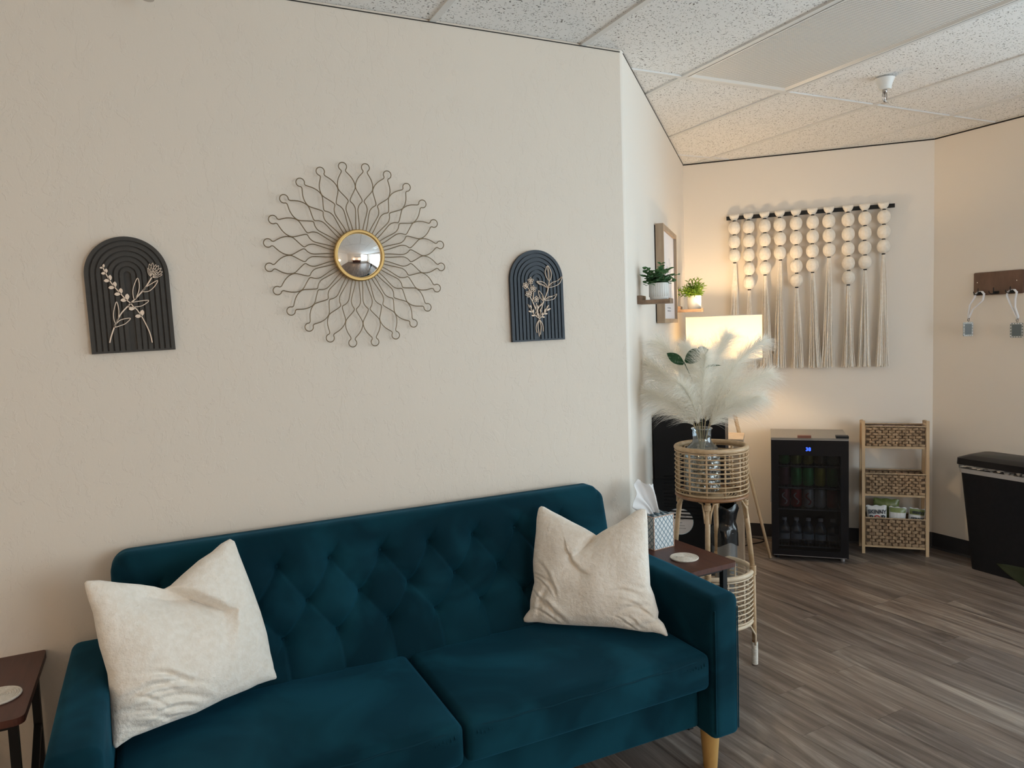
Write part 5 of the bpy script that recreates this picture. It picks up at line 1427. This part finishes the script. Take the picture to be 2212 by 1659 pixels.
# ------------------------------------------------------------------ three-tier basket rack
CL = tuple(T3 @ Vector((.555, -.222, 0)))[:2]; CR_ = tuple(T3 @ Vector((.929, -.222, 0)))[:2]
TC = frame(CL, (CR_[0] - CL[0], CR_[1] - CL[1])); CWd = .374
ct = thing('basket_rack', 'three-tier bamboo rack stepped against the back wall corner', 'rack', tuple(TC @ Vector((CWd / 2, .09, 0))))
LZ = .838
for x in (0, CWd):
    sx_ = 1 if x == 0 else -1
    MB(TC).bar((x + sx_ * .009, .010, 0), (x + sx_ * .009, .022, LZ), .018, .018, (0, 1, 0)).build('front_leg', M_bamboo, ct)
    MB(TC).bar((x + sx_ * .009, .170, 0), (x + sx_ * .009, .128, LZ - .01), .018, .016, (0, 1, 0)).build('rear_leg', M_bamboo, ct)
    MB(TC).bar((x + sx_ * .009, .0305, LZ - .012), (x + sx_ * .009, .118, LZ - .012), .014, .014).build('top_rail', M_bamboo, ct)
TIER = [(.679, .125, .134, .016), (.379, .130, .150, .009), (.055, .174, .160, .004)]    # z of shelf top, basket height, depth, y offset
for i, (z, bh_, dp, yo) in enumerate(TIER):
    for y in (yo + .014, dp):
        MB(TC).b2(.0185, CWd - .0185, y - .009, y + .007, z - .014, z - .0005).build('shelf_rail', M_bamboo, ct)
    for k in range(4): MB(TC).b2(.03 + k * .092, .058 + k * .092, yo + .0215, dp - .0095, z - .012, z - .0005).build('shelf_slat', M_bamboo, ct)
def woven(i, z, h, dp, yo, label):
    x0, x1, ya, yb_ = .0205, CWd - .0205, yo - .002, dp
    t = thing('woven_basket', label, 'basket', tuple(TC @ Vector((CWd / 2, (ya + yb_) / 2, z))), 'woven baskets on the bamboo rack')
    b = MB(TC); th = .006
    b.b2(x0 + .003, x1 - .003, ya + .004, ya + .004 + th, z, z + h - .004); b.b2(x0 + .003, x1 - .003, yb_ - .004 - th, yb_ - .004, z, z + h - .004)
    b.b2(x0 + .003, x0 + .009, ya + .0105, yb_ - .0105, z, z + h - .004); b.b2(x1 - .009, x1 - .003, ya + .0105, yb_ - .0105, z, z + h - .004)
    b.b2(x0 + .0095, x1 - .0095, ya + .0105, yb_ - .0105, z, z + .004)
    b.build('basket_wall', mat('dark_weave_core_%d' % i, (.10, .062, .036), .9), t)
    r = MB(TC); r.tube([(x0, ya, z + h), (x1, ya, z + h), (x1, yb_, z + h), (x0, yb_, z + h)], .0048, 6, closed=True)
    r.build('basket_rim', M_weave_pale, t)
    m = MB(TC); rg = random.Random(30 + i)
    def knots(pf, L, nrow, ncol):
        for r_ in range(nrow):
            for c in range(ncol):
                u = (c + .5 + (.5 if r_ % 2 else 0)) / ncol
                if u > .99: continue
                a = u * L; zz = z + (r_ + .5) / nrow * (h - .008)
                m.rbox(pf(a, zz), pf.size(L / ncol * rg.uniform(.70, .92), (h - .008) / nrow * rg.uniform(.80, 1.0)), .0032, 1, Matrix.Rotation(rg.uniform(-.22, .22), 3, pf.ax))
    class FF:
        ax = 'Y'
        def __init__(s, y): s.y = y
        def __call__(s, a, zz): return (x0 + a, s.y + rg.uniform(-.001, .001), zz)
        def size(s, w_, hh): return (w_, .008, hh)
    class SS:
        ax = 'X'
        def __init__(s, x): s.x = x
        def __call__(s, a, zz): return (s.x, ya + a, zz)
        def size(s, w_, hh): return (.008, w_, hh)
    nr = 7 if h < .15 else 8
    knots(FF(ya + .002), x1 - x0, nr, 9); knots(FF(yb_ - .0095), x1 - x0, nr, 9); knots(SS(x0 + .002), yb_ - ya, nr, 4); knots(SS(x1 - .002), yb_ - ya, nr, 4)
    for k in range(10): m.tube([(x0 + (x1 - x0) * k / 9, ya - .001, z + .002), (x0 + (x1 - x0) * k / 9, ya - .001, z + h)], .0018, 5)
    stuff(m.build('weave', M_weave, t, smooth=True))
    return (x0, x1, ya, yb_)
woven(1, .679, .125, .134, .016, 'top woven seagrass basket with purple packets inside')
woven(2, .379, .130, .150, .009, 'middle woven seagrass basket, mostly empty')
bxx = woven(3, .055, .174, .160, .004, 'bottom woven seagrass basket filled with white snack bags')
# packets in the top and middle baskets
M_purple = mat('purple_wrapper', (.20, .10, .24), .35); M_pink = mat('pink_wrapper', (.55, .04, .14), .4)
for k, (x, w_) in enumerate(((.085, .10), (.19, .11), (.29, .09))):
    p = MB(TC); p.rbox((x, .078, .745), (w_, .07, .105), .008, 3, Matrix.Rotation((-.05, .04, .03)[k], 3, 'Y'))
    tag(p.build('snack_packet', M_purple if k else mat('lilac_wrapper', (.36, .26, .38), .35), smooth=True, weld=1e-5), ('lilac snack packet at the left of the top basket', 'purple snack packet in the middle of the top basket', 'dark purple snack packet at the right of the top basket')[k], 'packet', 'snack packets in the top basket')
p = MB(TC); p.rbox((.245, .085, .440), (.03, .05, .11), .005, 2); tag(p.build('snack_packet', M_pink, smooth=True, weld=1e-5), 'small pink packet just showing in the middle basket', 'packet')
# snack bags
M_bagw = m_noisy('white_bag_film', (.62, .63, .63), (.72, .72, .72), 12, .28, .5, .006)
M_bagg = m_noisy('green_bag_film', (.13, .17, .05), (.20, .25, .08), 12, .3, .5, .006)
def bag(cx, cy, zb, w_, h_, tilt, label, words, mm, seedn, green_top):
    t = thing('snack_bag', label, 'snack bag', tuple(TC @ Vector((cx, cy, zb))), 'snack bags in the bottom basket')
    n = 16; vs = []; fs = []; rg = random.Random(seedn)
    R = TC @ Matrix.Translation((cx, cy, zb)) @ Matrix.Rotation(tilt, 4, 'Y')
    for sgn in (-1, 1):
        for i in range(n + 1):
            for j in range(n + 1):
                u, v_ = i / n, j / n; a = (max(0, 4 * u * (1 - u)) ** .5) * (max(0, 4 * v_ * (1 - v_)) ** .45)
                pin = 1 - .07 * math.sin(PI * v_)
                y = sgn * (.0225 * a + .0012 * math.sin(u * 31 + v_ * 7) * a + .0012 * math.sin(v_ * 37) * (1 - a))
                vs.append(((u - .5) * w_ * pin, y, v_ * h_ + .003 * math.sin(u * 16) * (v_ == 1)))
    N1 = (n + 1) ** 2
    for i in range(n):
        for j in range(n):
            a = i * (n + 1) + j
            fs.append((a, a + n + 1, a + n + 2, a + 1)); fs.append((N1 + a, N1 + a + 1, N1 + a + n + 2, N1 + a + n + 1))
    MB(R).add(vs, fs).build('bag_film', mm, t, smooth=True, weld=.0004)
    if green_top:
        vs2 = []; fs2 = []
        for i in range(13):
            for j in range(5):
                u, v_ = .04 + .92 * i / 12, (green_top + (.985 - green_top) * j / 4); a = (max(0, 4 * u * (1 - u)) ** .5) * (max(0, 4 * v_ * (1 - v_)) ** .45)
                vs2.append(((u - .5) * w_ * (1 - .07 * math.sin(PI * v_)), -(.0225 * a + .0022 + .0012 * abs(math.sin(u * 31 + v_ * 7)) * a), v_ * h_))
        for i in range(12):
            for j in range(4):
                a = i * 5 + j; fs2.append((a, a + 5, a + 6, a + 1))
        MB(R).add(vs2, fs2).build('green_band', M_bagg, t, smooth=True)
    RT = R @ Matrix.Rotation(math.radians(90), 4, 'X')
    for (body, sz, x, z, ink, sxx) in words:
        text_mesh(body, sz, RT @ Matrix.Translation((x, z, .0262)), 'printed_word', ink, t, .0012, sx=sxx, bold=.0009)
    return t
zb = .0655
bag(.094, .052, zb, .118, .232, -.03, 'white snack bag lettered SKINNY POP, left in the bottom basket', [('SKINNY', .036, 0, .196, M_inkdark, .82), ('P', .044, -.034, .158, M_inkdark, 1.0), ('O', .044, .0, .158, M_inkred, 1.0), ('P', .044, .034, .158, M_inkdark, 1.0)], M_bagw, 1, 0)
bag(.198, .056, zb, .098, .226, .05, 'white snack bag with olive green top, centre of the bottom basket', [], M_bagw, 2, .86)
bag(.296, .060, zb, .092, .222, .10, 'crumpled clear-white snack bag, right in the bottom basket', [('SKINNY', .024, .004, .200, M_inkdark, .8), ('SKINNY', .024, .0, .160, M_inkdark, .8)], M_bagw, 3, .83)
bag(.145, .118, zb, .150, .262, .03, 'dark olive green snack bag lying behind the white ones', [], M_bagg, 4, 0)

# ------------------------------------------------------------------ waste bin by the right wall
wb = thing('waste_bin', 'black rectangular lidded waste bin with clear liner, against the right wall', 'waste bin', (4.285, 2.46, 0))
def tapered(x0, x1, y0, y1, X0, X1, Y0, Y1, z0, z1, rad, n=5):
    def loop(a0, a1, b0, b1, z, r):
        out = []
        for cx, cy, s0 in ((a1 - r, b0 + r, -90), (a1 - r, b1 - r, 0), (a0 + r, b1 - r, 90), (a0 + r, b0 + r, 180)):
            for k in range(n + 1):
                a = math.radians(s0 + 90 * k / n); out.append((cx + r * math.cos(a), cy + r * math.sin(a), z))
        return out
    A = loop(x0, x1, y0, y1, z0, rad); Bq = loop(X0, X1, Y0, Y1, z1, rad); m_ = len(A)
    return A + Bq, [tuple(reversed(range(m_))), tuple(range(m_, 2 * m_))] + [(k, (k + 1) % m_, m_ + (k + 1) % m_, m_ + k) for k in range(m_)]
BX0, BX1, BY0, BY1 = 4.205, 4.375, 2.262, 2.640
vs, fs = tapered(BX0, BX1, BY0, BY1, 4.168, 4.385, 2.222, 2.684, 0.0, .565, .028)
MB().add(vs, fs).build('bin_body', M_blacksoft, wb, auto=40)
vs, fs = tapered(4.164, 4.3865, 2.216, 2.690, 4.160, 4.3875, 2.212, 2.694, .5655, .592, .028)
MB().add(vs, fs).build('liner_roll', mat('milky_liner_edge', (.42, .42, .43), .3), wb, auto=40)
m = MB(); N = 96; loops = []
for zi, z in enumerate((.5925, .600, .610, .6175)):
    lp = []
    A, _ = tapered(4.160, 4.3875, 2.212, 2.694, 4.160, 4.3875, 2.212, 2.694, z, z, .028, 12); A = A[:len(A) // 2]
    for k, (x, y, zz) in enumerate(A): lp.append((x + (.0 if x > 4.3 else .003 * math.sin(k * 2.1 + zi * 1.4)), y, zz))
    loops.append(lp)
L0 = len(loops[0])
# straight sides get extra folds through displaced film
m.add([p for l in loops for p in l], [(i * L0 + k, i * L0 + (k + 1) % L0, (i + 1) * L0 + (k + 1) % L0, (i + 1) * L0 + k) for i in range(3) for k in range(L0)])
m.build('bin_liner', M_liner, wb, smooth=True)
vs, fs = tapered(4.150, 4.3925, 2.200, 2.706, 4.152, 4.3925, 2.202, 2.704, .614, .650, .04, 8)
ld = MB().add(vs, fs)
vs, fs = tapered(4.152, 4.3925, 2.202, 2.704, 4.190, 4.3925, 2.250, 2.660, .650, .668, .04, 8)
ld.add(vs, fs); ld.build('bin_lid', M_black, wb, auto=25)

# ------------------------------------------------------------------ key hook board with two badges
T4 = frame(C3, (0, -1))          # x from the corner towards the camera side, y into the wall (+X world)
hb = thing('hook_board', 'small brown wooden board with three black hooks on the right wall', 'hook rack', tuple(T4 @ Vector((.395, 0, 1.583))))
def rrect(x0, x1, z0, z1, r, n=5):
    out = []
    for cx, cz, s0 in ((x1 - r, z0 + r, -90), (x1 - r, z1 - r, 0), (x0 + r, z1 - r, 90), (x0 + r, z0 + r, 180)):
        for k in range(n + 1):
            a = math.radians(s0 + 90 * k / n); out.append((cx + r * math.cos(a), cz + r * math.sin(a)))
    return out
M_hook = m_noisy('hook_board_wood', (.085, .042, .026), (.13, .066, .042), 16, .45, stretch=(7, 1, .4))
hx0, hx1 = .2585, .5325
MB(T4).prism(rrect(hx0, hx1, 1.583, 1.716, .008), -.014, -.0003).build('backboard', M_hook, hb)
for x, z in ((hx0 + .022, 1.659), (hx1 - .032, 1.657)):
    MB(T4 @ Matrix.Translation((x, -.0143, z)) @ Matrix.Rotation(math.radians(90), 4, 'X')).lathe([(.0032, -.002), (.003, .0012), (0, .0016)], 12).build('screw', M_chrome, hb)
HK = (hx0 + .042, hx0 + .130, hx1 - .052)
for x in HK:
    k = MB(T4); k.b2(x - .017, x + .017, -.0175, -.0145, 1.588, 1.603)
    k.tube([(x, -.017, 1.596), (x, -.034, 1.594), (x, -.040, 1.602), (x, -.040, 1.624)], .0026, 7)
    k.tube([(x, -.018, 1.592), (x - .012, -.038, 1.588), (x - .020, -.046, 1.594), (x - .022, -.047, 1.606)], .0026, 7)
    k.build('hook', M_tie, hb, smooth=False)
def strap(m, pts, w, wdir):
    wv = Vector(wdir).normalized() * w / 2; vs = []; n = len(pts)
    for p in pts:
        p = Vector(p); vs += [p - wv, p + wv]
    m.add(vs, [(2 * i, 2 * i + 1, 2 * i + 3, 2 * i + 2) for i in range(n - 1)])
def badge(x, label, dx, zc, yaw, halfw):  # hangs from a looped ribbon
    t = thing('badge_lanyard', label, 'lanyard', tuple(T4 @ Vector((x, -.03, 1.598))), 'lanyard badges on the hook board')
    m = MB(T4); e = (x + dx, -.045, zc + .062)
    strap(m, [(x - .004, -.028, 1.606), (x - .018, -.030, 1.596), (x - .022, -.034, 1.575), (x - .024 + dx * .5, -.038, 1.53), (e[0] - .003, -.045, e[2] + .012), e], .011, (.5, .8, 0))
    strap(m, [(x - .004, -.030, 1.607), (x + .016, -.030, 1.606), (x + .032, -.034, 1.590), (x + .026, -.038, 1.552), (x + .002 + dx * .6, -.042, 1.505), (e[0] + .004, -.045, e[2] + .012), e], .012, (.8, .4, .2))
    o = m.build('ribbon', M_lanyard, t, smooth=True)
    md_ = o.modifiers.new('thick', 'SOLIDIFY'); md_.thickness = .0012
    c = MB(T4); c.tube([(e[0] - .006, -.046, e[2] + .001), (e[0] + .006, -.046, e[2] + .001)], .0016, 6); c.tube([(e[0] - .006, -.046, e[2] + .001), (e[0] - .006, -.046, e[2] - .010), (e[0] - .002, -.046, e[2] - .016)], .0014, 6)
    c.tube([(e[0] + .003, -.046, e[2] - .001), (e[0] + .004, -.046, e[2] - .012), (e[0], -.046, e[2] - .018)], .0012, 6)
    c.build('swivel_clip', M_tie, t, smooth=True)
    B_ = T4 @ Matrix.Translation((e[0] - .003, -.046, zc)) @ Matrix.Rotation(yaw, 4, 'Z')
    MB(B_).prism(rrect(-halfw, halfw, -.042, .042, .008), -.0045, .0045).build('clear_case', M_acryl, t)
    MB(B_).prism(rrect(-halfw * .68, halfw * .68, -.031, .031, .003), -.0055, -.0047).build('card', M_badge, t)
    d = MB(B_); rg = random.Random(int(x * 100))
    for k in range(18):
        a = k / 18 * 4; s = a - int(a); q = [(-halfw * .86 + s * halfw * 1.72, .037), (halfw * .86, .037 - s * .074), (halfw * .86 - s * halfw * 1.72, -.037), (-halfw * .86, -.037 + s * .074)][int(a)]
        d.box((q[0], -.0052, q[1]), (.004 + rg.uniform(0, .003), .001, .003 + rg.uniform(0, .002)))
    stuff(d.build('sparkle_chips', M_paper, t))
badge(HK[0], 'white ribbon lanyard with narrow edge-on clear badge, on the left hook', -.050, 1.388, math.radians(52), .026)
badge(HK[2], 'white ribbon lanyard with wider clear badge, on the right hook', .044, 1.378, math.radians(26), .031)

# ------------------------------------------------------------------ potted plant whose leaf tip enters at the right edge
gp = thing('potted_leafy_plant', 'pointed olive green leaf of a plant entering at the right edge', 'potted plant', (2.42, .92, 0))
MB().lathe([(0, 0), (.11, 0), (.125, .01), (.15, .30), (.152, .31), (.14, .31), (.135, .28), (0, .28)], 32, (2.42, .92, 0), cap=False).build('pot', M_pot, gp, auto=40, weld=1e-6)
MB().lathe([(0, .2805), (.134, .2805)], 24, (2.42, .92, 0), cap=False).build('soil', M_soil, gp)
def big_leaf(pts, W, nrm):
    cur = crs([tuple(p) for p in pts], 7) if False else None
    P_ = [Vector(p) for p in pts]; out = []
    for i in range(len(P_) - 1):
        a, b_, c, d = P_[max(i - 1, 0)], P_[i], P_[i + 1], P_[min(i + 2, len(P_) - 1)]
        for s in range(6):
            t = s / 6; out.append(.5 * ((2 * b_) + (-a + c) * t + (2 * a - 5 * b_ + 4 * c - d) * t * t + (-a + 3 * b_ - 3 * c + d) * t ** 3))
    out.append(P_[-1]); n = len(out); vs = []; fs = []
    for i, p in enumerate(out):
        q = i / (n - 1); tg = (out[min(i + 1, n - 1)] - out[max(i - 1, 0)]).normalized(); s = tg.cross(Vector(nrm)).normalized(); u = s.cross(tg)
        w_ = W * min(1, (.22 + 1.2 * q) if q < .5 else 1) * (1 - max(0, (q - .55) / .45) ** 1.3)
        vs += [p - s * w_ + u * w_ * .22, p - s * w_ * .5 + u * w_ * .05, p, p + s * w_ * .5 + u * w_ * .05, p + s * w_ + u * w_ * .22]
    for i in range(n - 1):
        for j in range(4): a = i * 5 + j; fs.append((a, a + 1, a + 6, a + 5))
    o = MB().add(vs, fs).build('leaf', M_leaf4, gp, smooth=True); md_ = o.modifiers.new('thick', 'SOLIDIFY'); md_.thickness = .0012
big_leaf([(2.42, .92, .28), (2.39, .94, .45), (2.32, .99, .61), (2.21, 1.09, .690), (2.067, 1.224, .789)], .085, (-.80, -.45, .42))
for a, h_ in ((5.2, .62), (4.2, .70), (.2, .5), (5.9, .75)):
    c, s = math.cos(a), math.sin(a); big_leaf([(2.42 + .02 * c, .92 + .02 * s, .28), (2.42 + .05 * c, .92 + .05 * s, .28 + h_ * .5), (2.42 + .12 * c, .92 + .12 * s, .28 + h_ * .85), (2.42 + .25 * c, .92 + .25 * s, .28 + h_)], .05, (-c, -s, .6))

# ------------------------------------------------------------------ unseen side of the room (shows only in the round mirror)
sb = thing('sideboard', 'low reddish-brown sideboard seen reflected in the round mirror', 'sideboard', (.6, -2.86, 0))
MB().b2(-.5, 1.7, -3.07, -2.66, .12, .70).build('cabinet_body', M_walnut, sb)
MB().b2(-.52, 1.72, -3.08, -2.64, .7005, .73).build('top_board', M_walnut, sb)
for x in (-.45, 1.65):
    for y in (-3.02, -2.72): MB().b2(x - .02, x + .02, y - .02, y + .02, 0, .1195).build('leg', M_blackmetal, sb)
for k in range(3): MB().b2(-.47 + k * .725, .235 + k * .725, -2.6595, -2.645, .15, .67).build('door', M_walnut, sb)
for x, lb in ((-.2, 'glowing opal globe lamp, left one on the sideboard reflected in the mirror'), (1.35, 'glowing opal globe lamp, right one on the sideboard reflected in the mirror')):
    t = thing('globe_lamp', lb, 'table lamp', (x, -2.86, .7305), 'globe lamps reflected in the mirror')
    MB().lathe([(0, 0), (.07, 0), (.07, .012), (.014, .02), (.012, .13), (0, .13)], 20, (x, -2.86, .7305)).build('lamp_base', M_gold, t, auto=40)
    MB().lathe([(.125 * math.sin(PI * k / 16), .255 - .125 * math.cos(PI * k / 16)) for k in range(17)], 28, (x, -2.86, .7305), cap=False).build('opal_globe', M_globe, t, smooth=True, weld=1e-5)
wsf = thing('wall_ledge', 'long reddish wooden wall ledge reflected in the round mirror', 'shelf', (.9, YR, 1.62))
MB().b2(-.1, 2.4, YR + .0005, YR + .16, 1.62, 1.66).build('ledge_board', M_walnut, wsf)
for x in (.1, 1.2, 2.2): MB().b2(x - .015, x + .015, YR + .0005, YR + .12, 1.54, 1.6195).build('ledge_bracket', M_blackmetal, wsf)
